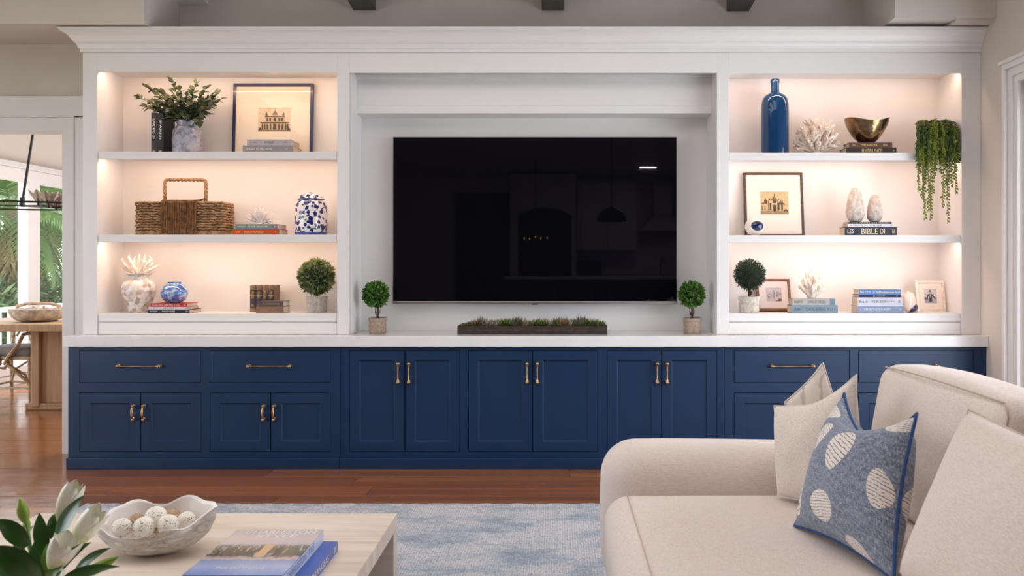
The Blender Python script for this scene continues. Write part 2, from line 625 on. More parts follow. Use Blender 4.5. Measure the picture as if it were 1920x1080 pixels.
ZB = Z(650, YF)          # underside of the counter
def cabinet(name_loc, px0, px1, label, drawers, doors, openings):
    """face frame built around the openings (px rects)"""
    x0, x1 = X(px0, YF), X(px1, YF)
    root = thing('base_cabinet', ((x0 + x1) / 2, YF, 0), label, 'cabinet')
    # carcass
    m = MB()
    m.box(x0, x1, YF + .022, YW - .004, 0, ZB)
    m.build('carcass', NAVY, root)
    # face frame: cover the face with boxes between openings (grid decomposition)
    m = MB()
    xs = sorted({px0, px1, *[o[0] for o in openings], *[o[1] for o in openings]})
    ys = sorted({650, 858, *[o[2] for o in openings], *[o[3] for o in openings]})
    for i in range(len(xs) - 1):
        for j in range(len(ys) - 1):
            cx, cy = (xs[i] + xs[i + 1]) / 2, (ys[j] + ys[j + 1]) / 2
            if any(o[0] < cx < o[1] and o[2] < cy < o[3] for o in openings): continue
            m.box(X(xs[i], YF), X(xs[i + 1], YF), YF, YF + .022, Z(ys[j + 1], YF), Z(ys[j], YF))
    bmx = m.build('face_frame', NAVY, root)
    # plinth
    p = MB()
    xa = X(123, YC) if px0 < 200 else x0
    yp = YC + .003
    p.box(xa, x1, yp, YF + .02, 0, Z(859.5, yp))
    if px0 < 200: p.box(xa, x0 + .01, yp, YW - .035, 0, Z(859.5, yp))
    p.build('plinth', NAVY, root, bevel=.004)
    for (a, b, c, d, hl) in drawers:
        o = door_panel(a, b, c, d, 0, root, 'drawer')
        if hl: bar_pull(o, (a + b) / 2 + hl[0], 686, hl[1] / FX * YF, False)
    for (a, b, c, d, hx, hy, hlen, bow) in doors:
        o = door_panel(a, b, c, d, .062 if not bow else .066, root, 'door')
        bar_pull(o, hx, hy, hlen / FX * YF, True, bow)
    return root

cabinet('', 128, 638, 'navy base cabinet on the left with two drawers over two pairs of doors',
        [(149, 376.5, 657, 718, (0, 76)), (393, 620, 657, 718, (0, 76))],
        [(149, 263.5, 736, 847, 252, 773, 24, True), (263.5, 377.5, 736, 847, 271.5, 773, 24, True),
         (393.5, 507.5, 736, 847, 495.5, 773, 24, True), (507.5, 620, 736, 847, 515.5, 773, 24, True)],
        [(149, 376.5, 657, 718), (393, 620, 657, 718), (149, 377.5, 736, 847), (393.5, 620, 736, 847)])
cabinet('', 638.6, 1358, 'navy base cabinet below the television with three pairs of tall doors',
        [], [(655, 759, 657, 847, 747.5, 699, 33, False), (759, 862, 657, 847, 767.5, 699, 33, False),
             (878, 998.5, 657, 847, 988.5, 699, 33, False), (998.5, 1121, 657, 847, 1007.5, 699, 33, False),
             (1138, 1240.5, 657, 847, 1231.5, 699, 33, False), (1240.5, 1344.5, 657, 847, 1250, 699, 33, False)],
        [(655, 862, 657, 847), (878, 1121, 657, 847), (1138, 1344.5, 657, 847)])
cabinet('', 1358.6, 1849, 'navy base cabinet on the right, partly hidden by the sofa',
        [(1376, 1593, 657, 718, (0, 76)), (1609, 1826, 657, 718, (0, 76))],
        [(1376, 1484.5, 736, 847, 1473, 773, 24, True), (1484.5, 1593, 736, 847, 1496, 773, 24, True),
         (1609, 1717.5, 736, 847, 1706, 773, 24, True), (1717.5, 1826, 736, 847, 1729, 773, 24, True)],
        [(1376, 1593, 657, 718), (1609, 1826, 657, 718), (1376, 1593, 736, 847), (1609, 1826, 736, 847)])

ct = MB().box(X(117, YC), XR - .001, YC, YW - .003, ZB + .001, Z_CT).build('countertop', QUARTZ, bevel=.003)
tag(ct, 'long white quartz countertop on the navy base cabinets', 'countertop')

# ------------------------------------------------------------------ upper bookcases
def zh(py): return Z(py, YH)
TOPZ = zh(98)
SH_L = (284, 440, 588)
SH_R = (286, 441, 588)

def bookcase(px0, pxi0, pxi1, px1, pyo, shelves, label, left):
    x0, xi0, xi1, x1 = X(px0, YH), X(pxi0, YH), X(pxi1, YH), X(px1, YH)
    root = thing('bookcase', ((x0 + x1) / 2, YH, Z_CT), label, 'bookcase')
    z0 = Z_CT + .0005
    # face frame: stiles and top rail
    MB().box(x0, xi0, YH, YH + .022, z0, TOPZ).build('stile', WHITE, root, bevel=.0015, seg=1)
    MB().box(xi1, x1, YH, YH + .022, z0, TOPZ).build('stile', WHITE, root, bevel=.0015, seg=1)
    MB().box(xi0, xi1, YH, YH + .022, zh(pyo), TOPZ).build('top_rail', WHITE, root, bevel=.0015, seg=1)
    # sides, back, ceiling
    ztop = zh(pyo - 10.5)
    xo0, xo1 = (x0, xi1 + .02) if left else (xi0 - .02, x1)
    MB().box(xo0, xi0, YH + .022, YB, z0, ztop + .02).build('side_panel', WHITE, root)
    MB().box(xi1, xo1, YH + .022, YB, z0, ztop + .02).build('side_panel', WHITE, root)
    MB().box(xo0, xo1, YB, YW - .002, z0, TOPZ).build('back_panel', WHITE, root)
    MB().box(xi0, xi1, YH + .022, YB, ztop, ztop + .02).build('top_panel', WHITE, root)
    for k, py in enumerate(shelves):
        lip = 14 if k < 2 else 15.5
        m = MB()
        yf = YH + .006
        zt = zh(py)
        m.box(xi0 + .003, xi1 - .003, yf, YB, zt - .021, zt)
        m.box(xi0 + .003, xi1 - .003, yf, yf + .02, zt - lip / FX * YH, zt - .0205)
        m.build('shelf', WHITE, root, bevel=.0015, seg=1)
    # kick board under the lowest shelf
    MB().box(xi0 + .003, xi1 - .003, YH + .008, YH + .028, zh(627) + .002, zh(604.5)).build('bottom_rail', WHITE, root, bevel=.0015, seg=1)
    MB().box(xi0 + .003, xi1 - .003, YH + .02, YH + .04, z0, zh(604)).build('toe_board', WHITE, root)
    # warm strip lights behind the lips
    tops = [ztop, zh(shelves[0]) - .021, zh(shelves[1]) - .021]
    for k, zt in enumerate(tops):
        L = (xi1 - xi0) - .04
        st = MB().box(xi0 + .02, xi1 - .02, YH + .03, YH + .042, zt - .007, zt - .0005).build('light_strip', STRIP, root)
        a = area('shelf_light', ((xi0 + xi1) / 2, YH + .038, zt - .010), (R(12), 0, 0), L, .012, 4.7 if left else 3.7, (1, .655, .44) if left else (1, .68, .50))
    return root
STRIP = pm('strip_light_housing', srgb(235, 225, 205), .5, bump=.01)
bookcase(155, 182, 632, 655, 135, SH_L, 'white built-in bookcase with lit shelves left of the television', True)
bookcase(1344, 1367, 1803, 1838.5, 137, SH_R, 'white built-in bookcase with lit shelves right of the television', False)

# niche around the television
nx0, nx1 = X(655, YH), X(1344, YH)
nroot = thing('media_surround', ((nx0 + nx1) / 2, YH, Z_CT), 'white panelled surround framing the television between the bookcases', 'wall panel')
MB().box(nx0, nx1, YH, YH + .022, zh(136.5), TOPZ).build('top_rail', WHITE, nroot, bevel=.0015, seg=1)
xs0, xs1 = nx0 + .0005, nx1 - .0005
MB().box(xs0, xs0 + .004, YH + .0225, YB, Z_CT + .0005, zh(130)).build('side_panel', WHITE, nroot)
MB().box(xs1 - .004, xs1, YH + .0225, YB, Z_CT + .0005, zh(130)).build('side_panel', WHITE, nroot)
MB().box(nx0, nx1, YB + .002, YW - .002, Z_CT + .0005, TOPZ).build('back_panel', WHITE, nroot)
YD = 5.765
m = MB()
hz0, hz1 = Z(212.5, YD), zh(128)
bx0, bx1, bz0, bz1 = X(669.5, YD), X(1335, YD), Z(198, YD), Z(147.5, YD)
m.box(xs0 + .004, xs1 - .004, YD, YB, hz0, bz0).box(xs0 + .004, xs1 - .004, YD, YB, bz1, hz1)
m.box(xs0 + .004, xs1 - .004, YD + .003, YB, bz0, bz1)
m.build('header_panel', WHITE, nroot, bevel=.0012, seg=1)
MB().box(xs0 + .0045, xs0 + .012, YH + .024, YD - .001, zh(625), zh(136)).build('side_panel', WHITE, nroot)

# crown moulding with a left return
prof = [(0, 98), (.011, 98), (.011, 91), (.02, 90.5), (.023, 86), (.029, 82), (.038, 80), (.038, 77.5), (.044, 76.5), (.05, 72),
        (.062, 66), (.078, 60.5), (.094, 56.5), (.1, 56), (.1, 53.2), (.106, 53), (.106, 49.6), (0, 49.6)]
xl = X(155, YH)
vs, fs = [], []
for (p, py) in prof:
    z = Z(py, YH - p)
    vs += [(xl - p, YW - .003, z), (xl - p, YH - p, z), (XR - .001, YH - p, z)]
zt = Z(49.6, YH - .106)
vs[-3:] = [(xl, YW - .003, zt), (xl, YH, zt), (XR - .001, YH, zt)]
for i in range(len(prof) - 1):
    a, b = i * 3, (i + 1) * 3
    fs += [(a + 1, a, b, b + 1), (a + 2, a + 1, b + 1, b + 2)]
m = MB().add(vs, fs)
m.box(xl + .0, XR - .001, YH, YW - .003, zt - .02, zt)
cr = m.build('crown_moulding', WHITE, smooth=False)
tag(cr, 'white stepped crown moulding along the top of the bookcases', 'moulding')

# ------------------------------------------------------------------ television
YT = 5.86
t = NT('dark_screen_glass')
t.col((.0025, .0025, .0045, 1)).rough(.015)
t.b.inputs['Specular IOR Level'].default_value = .28
t.bump(t.noise(t.coord(), .4, 1), .0, .001)
SCREEN = t.mat
SILVER = pm('brushed_silver', srgb(190, 188, 190), .3, 1, bump=.02, stretch=(1, 1, 60), scale=10)
tx0, tx1, tz1, tz0 = X(736.5, YT), X(1269.5, YT), Z(256.5, YT), Z(570, YT)
tv = thing('television', ((tx0 + tx1) / 2, YB, tz0), 'large black flat television mounted in the white niche', 'television')
MB().box(tx0 + .004, tx1 - .004, YT + .001, YT + .045, tz0 + .006, tz1 - .004).build('body', BLACKM, tv, bevel=.004)
MB().box(tx0 + .25, tx1 - .25, YT + .046, YB + .0015, tz0 + .25, tz1 - .25).build('wall_bracket', BLACKM, tv)
fr = MB()
fr.box(tx0, tx0 + .004, YT - .002, YT + .04, tz0, tz1).box(tx1 - .004, tx1, YT - .002, YT + .04, tz0, tz1)
fr.box(tx0 + .004, tx1 - .004, YT - .002, YT + .04, tz1 - .004, tz1)
fr.build('frame', SILVER, tv)
MB().box(tx0 + .0042, tx1 - .0042, YT - .001, YT + .0008, tz0 + .0185, tz1 - .0042).build('screen', SCREEN, tv)
bb = MB().box(tx0 + .004, tx1 - .004, YT - .004, YT + .04, tz0, tz0 + .018).build('bottom_bar', SILVER, tv, bevel=.002)
MB().box(X(997, YT), X(1009, YT), YT - .006, YT + .02, tz0 - .004, tz0 + .003).build('sensor', BLACKM, bb, bevel=.001)
# ------------------------------------------------------------------ dining room beyond the doorway
XD = -6.0
WY0, WY1 = 6.1, 12.0
Z_WH = 2.26
m = MB()
m.box(XD - .12, XD, WY0, WY1, Z_WH + .14, 3.4)
m.box(XD - .12, XD, WY0, WY1, -.01, .12)
struct(m.build('wall_far_left', WHITE_TRIM))
struct(MB().box(XD - .1, XR + .1, 11.9, 12.02, -.01, 3.4).build('wall_far', CEIL))
struct(MB().box(-1.2, -1.1, YW + .12, 11.9, -.01, 3.4).build('wall_far_right', CEIL))
cd = MB()
cd.add([(XD - .1, 6.05, 2.45), (-1.1, 6.05, 3.5), (-1.1, 12, 3.5), (XD - .1, 12, 2.45),
        (XD - .1, 6.05, 2.6), (-1.1, 6.05, 3.65), (-1.1, 12, 3.65), (XD - .1, 12, 2.6)],
       [(0, 1, 2, 3), (7, 6, 5, 4)])
struct(cd.build('ceiling_2', CEIL))
# windows: wide header, posts, thin mullions, sill
wn = MB()
wn.box(XD - .08, XD + .015, WY0, WY1, Z_WH, Z_WH + .14)
wn.box(XD - .1, XD + .03, WY0, WY1, Z_WH + .14, Z_WH + .165)
for yy in (6.1, 8.0, 9.645, 11.2):
    wn.box(XD - .1, XD + .02, yy, yy + .22, .12, Z_WH)
wn.box(XD - .08, XD + .02, WY0, WY1, .12, .2)
win = struct(wn.build('window_2', WHITE, bevel=.003))
for i, (a, b) in enumerate(((6.32, 8.0), (8.22, 9.645), (9.865, 11.2))):
    MB().box(XD - .05, XD - .045, a, b, .2, Z_WH).build('glass_pane', PANE, win)
    MB().box(XD - .07, XD - .03, (a + b) / 2 + (.02 if i != 1 else .02), (a + b) / 2 + .05, .2, Z_WH).build('mullion', WHITE, win)

# garden: ground, deck rail, palms, shrubs, hedge
GRASS = pm('garden_ground', srgb(120, 132, 84), .95, c2=srgb(168, 160, 128), scale=3, bump=.4)
g_ = struct(MB().box(-60, -6.25, -20, 60, -.6, -.5).build('ground', GRASS))
DECK = pm('deck_boards', srgb(206, 204, 200), .6, c2=srgb(186, 184, 180), scale=3, stretch=(.4, 8, 1), bump=.2)
tag(MB().box(-8.3, -6.13, 6, 20, -.15, -.03).build('deck', DECK), 'pale wooden deck outside the dining room windows', 'deck')
dr = thing('deck_railing', (-8.1, 10, -.03), 'white deck railing with balusters outside the dining windows', 'railing')
for z in (.08, .64):
    MB().box(-8.14, -8.08, 6, 19, z, z + .07).build('rail', WHITE_TRIM, dr)
yy = 7.0
bal = None
while yy < 18.5:
    if bal is None:
        bal = MB().box(-8.125, -8.095, yy, yy + .03, .15, .64).build('baluster', WHITE_TRIM, dr)
        bm0, by0 = bal, yy
    else:
        o = bal.copy(); COL.objects.link(o); o.parent = dr
        o.location = bal.location + Vector((0, yy - by0, 0))
    yy += .2
FROND = pm('palm_frond', srgb(104, 128, 70), .5, c2=srgb(72, 98, 50), scale=3, bump=.1)
DRY = pm('dry_palm_frond', srgb(182, 168, 124), .8, c2=srgb(130, 116, 82), scale=5, bump=.2)
SHRUB = pm('garden_leaves', srgb(104, 126, 80), .55, c2=srgb(66, 90, 52), scale=2, bump=.1)
TRUNK = pm('palm_trunk', srgb(128, 108, 88), .9, c2=srgb(88, 72, 58), scale=10, stretch=(1, 1, 4), bump=1, bdist=.02)

def frond_mesh(name, mat, L=1.7, droop=.9, n=26, seed=0):
    r = random.Random(seed)
    m = MB()
    pts = []
    for i in range(12):
        t = i / 11
        pts.append(Vector((0, L * t * (1 - .15 * t), .25 * sin(t * pi) * (1 - droop) - droop * t * t * L * .7)))
    m.tube(pts, [.014 * (1 - .8 * i / 11) for i in range(12)], 5)
    for i in range(n):
        t = .18 + .8 * i / n
        k = t * 11
        a = pts[int(k)].lerp(pts[min(int(k) + 1, 11)], k % 1)
        for s_ in (-1, 1):
            l = .5 * sin(pi * min(1, .2 + t * .8)) + .12
            tip = a + Vector((s_ * l * .8, l * .55, -l * (.25 + .4 * droop) + r.uniform(-.05, .05)))
            mid = (a + tip) / 2 + Vector((0, 0, .04))
            wv = Vector((0, .022, 0))
            m.add([a - wv, a + wv, mid + wv * 1.1, mid - wv * 1.1, tip], [(0, 1, 2, 3), (3, 2, 4)])
    o = m.build(name, mat)
    me = o.data
    # origin at the stalk's foot
    off = WL[o]
    me.transform(Matrix.Translation(off))
    bpy.data.objects.remove(o)
    return me
FM = frond_mesh('frond', FROND, droop=.55, seed=1)
FM2 = frond_mesh('frond_dry', DRY, droop=1.3, seed=2)

def palm(x, y, h, rad, label, seed, n=22, size=1.0):
    r = random.Random(seed)
    root = thing('palm_tree', (x, y, -.5), label, 'tree', 'palms outside the dining windows')
    pts = [(x + .06 * sin(i), y + .05 * cos(i * 1.3), -.5 + (h + .5) * i / 9) for i in range(10)]
    MB().tube(pts, [rad * (1.25 - .3 * i / 9 + .04 * (i % 2)) for i in range(10)], 12).build('trunk', TRUNK, root, smooth=True)
    top = Vector(pts[-1])
    for i in range(n):
        a = i * 2.4 + r.uniform(-.2, .2)
        el = R(65) - R(110) * (i / n)
        d = Vector((cos(a) * cos(el), sin(a) * cos(el), sin(el)))
        place(FM, 'frond', root, top, frame_rot(d), size * r.uniform(.85, 1.1))
    for i in range(14):
        a = i * 2.4
        d = Vector((cos(a) * .55, sin(a) * .55, -.8))
        place(FM2, 'dry_frond', root, top - Vector((0, 0, .05)), frame_rot(d), size * r.uniform(.5, .8))
palm(-9.2, 14.33, 2.25, .115, 'palm tree with a thick trunk left of the white window post', 3)
palm(-11.2, 18.62, 2.5, .1, 'palm tree with drooping dry fronds right of the white window post', 5, size=1.05)
palm(-13.0, 17.0, 3.5, .16, 'palm tree standing farthest behind the other palms', 8)

def shrub(x, y, rx, h, label, seed, n=900):
    r = random.Random(seed)
    root = thing('shrub', (x, y, -.5), label, 'shrub')
    m = MB()
    for i in range(n):
        a, u = r.uniform(0, 2 * pi), r.random()
        zz = h * r.random()
        rr = rx * sqrt(u) * (1.1 - .5 * zz / h)
        c = Vector((x + rr * cos(a), y + rr * sin(a), -.5 + zz))
        d = Vector((r.gauss(0, 1), r.gauss(0, 1), r.gauss(.5, .6))).normalized()
        q = d.cross(Vector((r.random(), r.random(), r.random()))).normalized()
        L = r.uniform(.18, .34)
        m.add([c, c + d * L * .5 + q * L * .1, c + d * L, c + d * L * .5 - q * L * .1], [(0, 1, 2, 3)])
    m.build('foliage', SHRUB, root)['kind'] = 'stuff'
    MB().tube([(x, y, -.5), (x, y, .1)], [.05, .02], 6).build('stem', TRUNK, root)
shrub(-8.85, 13.75, .42, 1.5, 'long-leaved green shrub in front of the left palm trunk', 1)
shrub(-9.4, 15.6, .5, 1.5, 'green shrub between the two nearer palms', 2)
shrub(-10.4, 18.1, .6, 1.6, 'green shrub right of the palm with drooping fronds', 3)
shrub(-13.5, 15.2, 1.6, 2.4, 'tall green shrub farther back behind the left palm', 4, 1300)
shrub(-17.5, 21.0, 3.0, 4.6, 'large leafy tree mass filling the background behind the palms', 6, 3600)
shrub(-16.0, 27.5, 3.2, 4.4, 'large leafy tree mass at the far right of the garden', 7, 3000)

# dining table
OAK = pm('pale_oak', srgb(190, 156, 122), .5, c2=srgb(170, 134, 100), scale=5, stretch=(12, 1, 1), bump=.1)
OAKV = pm('pale_oak_upright', srgb(186, 150, 116), .5, c2=srgb(164, 128, 94), scale=5, stretch=(10, 10, .6), bump=.1)
ty0 = 7.55
tz = Z(608, ty0)
dt = thing('dining_table', (-4.6, 8.1, 0), 'pale oak dining table with a slab base seen through the doorway', 'table')
MB().box(-6.0 + .5, -3.3, ty0, 8.65, tz - .066, tz).build('tabletop', OAK, dt, bevel=.006)
MB().box(X(57, 7.8), -3.6, 7.8, 8.42, .06, tz - .067).build('pedestal', OAKV, dt, bevel=.006)
MB().box(X(57, 7.78) + .02, X(57, 7.78) + .09, 7.76, 7.799, .03, tz - .067).build('edge_post', OAKV, dt, bevel=.006)
MB().box(X(57, 7.8) - .03, -3.55, 7.77, 8.45, .0, .06).build('base', OAKV, dt, bevel=.006)

RAT = pm('rattan', srgb(196, 170, 136), .5, c2=srgb(150, 120, 88), scale=20, stretch=(1, 1, 3), bump=.3)
CUSH = fabric('grey_seat_fabric', srgb(150, 146, 144), srgb(112, 108, 108))
def rattan_chair(cx, cy, face, label):
    """face: +1 faces +y"""
    root = thing('dining_chair', (cx, cy, 0), label, 'chair', 'rattan chairs at the dining table')
    hw, hd = .25, .24
    r_ = .017
    fy = lambda v: cy + face * v
    for sx in (-1, 1):
        MB().tube([(cx + sx * hw, fy(hd), 0), (cx + sx * (hw - .01), fy(hd), .43)], r_, 8).build('leg', RAT, root, smooth=True)
        MB().tube([(cx + sx * hw, fy(-hd - .02), 0), (cx + sx * (hw - .01), fy(-hd), .45), (cx + sx * .22, fy(-hd - .06), .9)], r_, 8).build('leg', RAT, root, smooth=True)
    st = MB()
    for sg in (-1, 1):
        st.tube([(cx - hw, fy(sg * hd), .14), (cx + hw, fy(sg * hd), .14)], .011, 8)
        st.tube([(cx + sg * hw, fy(-hd), .14), (cx + sg * hw, fy(hd), .14)], .011, 8)
        # curved braces
        for q in (-1, 1):
            st.tube([(cx + q * hw, fy(sg * hd), .12), (cx + q * hw * .8, fy(sg * hd), .27), (cx + q * .05, fy(sg * hd), .36), (cx + q * .03, fy(sg * hd), .42)], .012, 8)
    st.build('stretcher', RAT, root, smooth=True)
    MB().tube([(cx - hw, fy(-hd), .43), (cx + hw, fy(-hd), .43), (cx + hw, fy(hd), .43), (cx - hw, fy(hd), .43)], .019, 8, closed=True).build('seat_frame', RAT, root, smooth=True)
    MB().rbox(cx - hw + .005, cx + hw - .005, cy - hd, cy + hd, .445, .53, .03, bulge=(0, 0, .015)).build('seat_cushion', CUSH, root, smooth=True)
    sb_ = MB()
    yn_ = cy - hd - .03
    for q in (-1, 1):
        sb_.tube([(cx + q * .2, yn_, .66), (cx + q * .15, yn_, .56), (cx + q * .05, yn_, .44), (cx + q * .02, yn_, .37)], .018, 8)
        sb_.tube([(cx + q * .02, yn_, .38), (cx + q * .1, yn_, .33), (cx + q * .2, yn_, .24), (cx + q * hw, yn_ + .02, .2)], .016, 8)
        sb_.tube([(cx + q * .2, yn_, .66), (cx + q * .22, yn_ + .2, .67), (cx + q * .22, yn_ + 2 * hd, .68)], .016, 8)
    sb_.tube([(cx - .05, yn_, .38), (cx - .03, yn_ - .01, .34), (cx + .03, yn_ - .01, .34), (cx + .05, yn_, .38)], .016, 8)
    sb_.build('arm_frame', RAT, root, smooth=True)
    bk = MB()
    yb = lambda z: fy(-hd - .06 * (z - .45) / .45)
    bk.tube([(cx - .22, yb(.9), .9), (cx - .12, yb(.93), .93), (cx + .12, yb(.93), .93), (cx + .22, yb(.9), .9)], .017, 8)
    for q in (-1, 1):
        bk.tube([(cx + q * .2, yb(.88), .88), (cx + q * .13, yb(.74), .74), (cx + q * .03, yb(.52), .52), (cx + q * .0, yb(.45), .45)], .013, 8)
        bk.tube([(cx + q * .05, yb(.9), .9), (cx + q * .12, yb(.75), .75), (cx + q * .2, yb(.6), .6)], .012, 8)
    bk.build('backrest', RAT, root, smooth=True)
    return root
rattan_chair(-5.3, 8.42, -1, 'rattan chair with a grey cushion at the dining table')

# organic bowl on the dining table
SHELLM = pm('driftwood_shell', srgb(214, 200, 184), .8, c2=srgb(160, 142, 124), scale=18, bump=.9, bdist=.01)
yb_ = 7.95
c = P(72, 0, yb_); c.z = tz
r0 = X(120, yb_) - X(72, yb_)
m = MB()
def fn(r, z, q):
    k = 1 + .05 * noise.noise(Vector((cos(q) * 3, sin(q) * 3, z * 22)))
    return r * k, z + .012 * noise.noise(Vector((cos(q) * 5, sin(q) * 5, 3))) * (z > .05)
m.lathe([(r0 * .55, .001), (r0 * .78, .02), (r0 * .9, .05), (r0 * .98, .09), (r0, .118), (r0 * .96, .12), (r0 * .85, .06), (r0 * .5, .03), (.01, .03)], c, 48, fn=fn)
tag(m.build('bowl', SHELLM, smooth=True), 'rough shell-like bowl on the dining table beyond the doorway', 'bowl')

# chandelier
IRON = pm('dark_iron', srgb(48, 46, 46), .5, .3, bump=.1)
FLOWER = pm('smoky_glass_shade', srgb(186, 172, 160), .3, c2=srgb(140, 124, 112), scale=14, bump=.6, bdist=.01)
BULB = NT('warm_bulb'); BULB.b.inputs['Emission Color'].default_value = (1, .62, .3, 1); BULB.b.inputs['Emission Strength'].default_value = 6
BULB = BULB.mat
yc = 7.7
hub = P(42, 386, yc)
ch = thing('chandelier', hub, 'thin black iron chandelier with flower-like glass shades in the dining room', 'lamp')
fr = MB()
fr.tube([P(64, 236, yc), P(42, 378, yc)], .011, 8).tube([P(42, 370, yc), P(41, 388, yc)], .022, 8)
fr.tube([P(64, 236, yc) + Vector((0, 0, 0)), Vector((P(64, 236, yc).x, yc, 2.9))], .011, 8)
fr.build('rod', IRON, ch, smooth=True)
pts = [hub + Vector((.8 * cos(q), .55 * sin(q), 0)) for q in [2 * pi * i / 40 for i in range(40)]]
MB().tube(pts, .009, 6, closed=True).build('ring', IRON, ch, smooth=True)
MB().tube([hub - Vector((.8, 0, -.004)), hub + Vector((.8, 0, -.004))], .009, 6).tube([hub, hub + Vector((.45, -.3, -.035)), hub + Vector((.75, -.2, -.02))], .009, 6).build('crossbar', IRON, ch, smooth=True)
for k, (px, py, yy, s_) in enumerate(((73, 371, 7.55, 1.0), (92, 374, 7.3, 1.0), (107, 378, 7.45, .95), (120, 374, 7.7, .9), (-20, 372, 7.5, 1))):
    c = P(px, py, yy)
    st = MB().tube([c - Vector((0, 0, .075)), c - Vector((0, 0, .03))], [.02, .012], 8).build('lamp_holder', IRON, ch)
    m = MB()
    def fn2(r, z, q):
        return r * (1 + .28 * cos(5 * q + k)), z + .018 * cos(5 * q + k)
    m.lathe([(.012, -.035), (.035, -.02), (.052, .01), (.066, .05), (.06, .05), (.045, .01), (.01, -.025)], c, 30, fn=fn2)
    m.build('lamp_shade', FLOWER, ch, smooth=True)
    MB().ball(c + Vector((0, 0, .015)), .016, 10).build('bulb', BULB, ch, smooth=True)

# ------------------------------------------------------------------ kitchen behind the camera (seen in the television)
KCAB = pm('kitchen_white', srgb(205, 200, 202), .5, bump=.02)
KDARK = pm('kitchen_dark', srgb(26, 24, 26), .6, bump=.02)
KTILE = pm('kitchen_tile', srgb(200, 188, 210), .25, bump=.03)
MY = 2 * YT
def MX(px, y): return (px - VX) * (MY - y) / FX
def MZ(py, y): return CH + (VY - py) * (MY - y) / FX
struct(MB().box(-5.6, XR + .1, -6.42, -6.3, -.01, 3.4).build('wall_front', KTILE))
kb = -6.25
# dark doorway and arch
md = MB()
md.box(MX(853, kb), MX(955, kb), kb - .04, kb + .02, 0, MZ(362, kb))
struct(md.build('door_2', KDARK))
ka = thing('range_alcove', (MX(1022, -6), -6.0, 0), 'white kitchen alcove with a dark arched recess', 'alcove')
ya = -5.7
ax0, ax1, azs, azt = MX(971, ya), MX(1072, ya), MZ(404, ya), MZ(389, ya)
n_ = 14
arch = [(ax0 + (ax1 - ax0) * i / n_, azs + (azt - azs) * sin(pi * i / n_) ** .7) for i in range(n_ + 1)]
m = MB()
px0_, px1_ = MX(957, ya), MX(1080, ya)
topz = 3.2
m.box(px0_, ax0, ya - .5, ya, 0, topz).box(ax1, px1_, ya - .5, ya, 0, topz)
vs, fs = [], []
for (x_, z_) in arch:
    vs += [(x_, ya, z_), (x_, ya, topz), (x_, ya - .5, z_)]
for i in range(n_):
    a, b = 3 * i, 3 * i + 3
    fs += [(a, b, b + 1, a + 1), (a + 2, b + 2, b, a)]
m.add(vs, fs)
m.build('surround', KCAB, ka)
MB().box(ax0, ax1, ya - .52, ya - .46, 0, topz).build('recess', KDARK, ka)
# wall cabinets
kc = thing('kitchen_wall_cabinet', (MX(1136, -6), -6.0, MZ(470, -5.9)), 'white kitchen wall cabinet with two doors opposite the television', 'cabinet')
yk = -5.85
z0, z1 = MZ(470, yk), MZ(352, yk)
MB().box(MX(1082, yk), MX(1194, yk), -6.29, yk, z0, z1 + .15).build('body', KCAB, kc)
for (a, b) in ((1088, 1133), (1137, 1186)):
    d_ = MB()
    x0_, x1_ = MX(a, yk), MX(b, yk)
    d_.box(x0_, x1_, yk, yk + .012, z0 + .03, z1)
    for q in ((x0_, x0_ + .06, z0 + .03, z1), (x1_ - .06, x1_, z0 + .03, z1), (x0_ + .06, x1_ - .06, z0 + .03, z0 + .09), (x0_ + .06, x1_ - .06, z1 - .06, z1)):
        d_.box(q[0], q[1], yk + .012, yk + .026, q[2], q[3])
    dd = d_.build('door', KCAB, kc)
    hx = x1_ - .03 if a < 1100 else x0_ + .03
    MB().tube([(hx, yk + .045, z0 + .1), (hx, yk + .045, z0 + .26)], .008, 6).build('handle', SILVER, dd)
kw = thing('kitchen_worktop', (1.3, -6, 0), 'white kitchen base units and worktop along the far wall', 'cabinet')
MB().box(MX(1082, -5.7), XR - .01, -6.29, -5.7, .0, MZ(517, -5.7) - .04).build('body', KCAB, kw)
MB().box(MX(1080, -5.68), XR - .01, -6.29, -5.66, MZ(517, -5.68) - .04, MZ(517, -5.68)).build('worktop', QUARTZ, kw)
ov = MB().box(MX(1090, -5.9), MX(1128, -5.9), -6.25, -5.9, MZ(516.9, -5.68), MZ(488, -5.9)).build('microwave', KDARK, bevel=.01)
tag(ov, 'dark countertop oven on the kitchen worktop', 'oven')
fc = MB()
fx, fz = MX(1240, -5.8), MZ(516.9, -5.68)
fc.tube([(fx, -5.95, fz), (fx, -5.95, fz + .28), (fx + .02, -5.9, fz + .38), (fx + .05, -5.82, fz + .38), (fx + .05, -5.8, fz + .28)], .012, 8)
tag(fc.build('tap', KDARK, smooth=True), 'dark gooseneck tap at the kitchen worktop', 'tap')
hd = MB()
hx0, hx1, hz = MX(1200, -5.9), MX(1290, -5.9), MZ(432, -5.9)
hd.add([(hx0, -6.28, hz), (hx1, -6.28, hz), (hx1, -5.75, hz), (hx0, -5.75, hz),
        (hx0 + .35, -6.28, hz + .35), (hx1 - .35, -6.28, hz + .35), (hx1 - .35, -6.1, hz + .35), (hx0 + .35, -6.1, hz + .35)],
       [(3, 2, 1, 0), (0, 1, 5, 4), (1, 2, 6, 5), (2, 3, 7, 6), (3, 0, 4, 7), (4, 5, 6, 7)])
hd.box(hx0 + .3, hx1 - .3, -6.28, -6.05, hz + .34, 3.1)
tag(hd.build('range_hood', KCAB, bevel=.005), 'white flared range hood on the kitchen wall', 'hood')
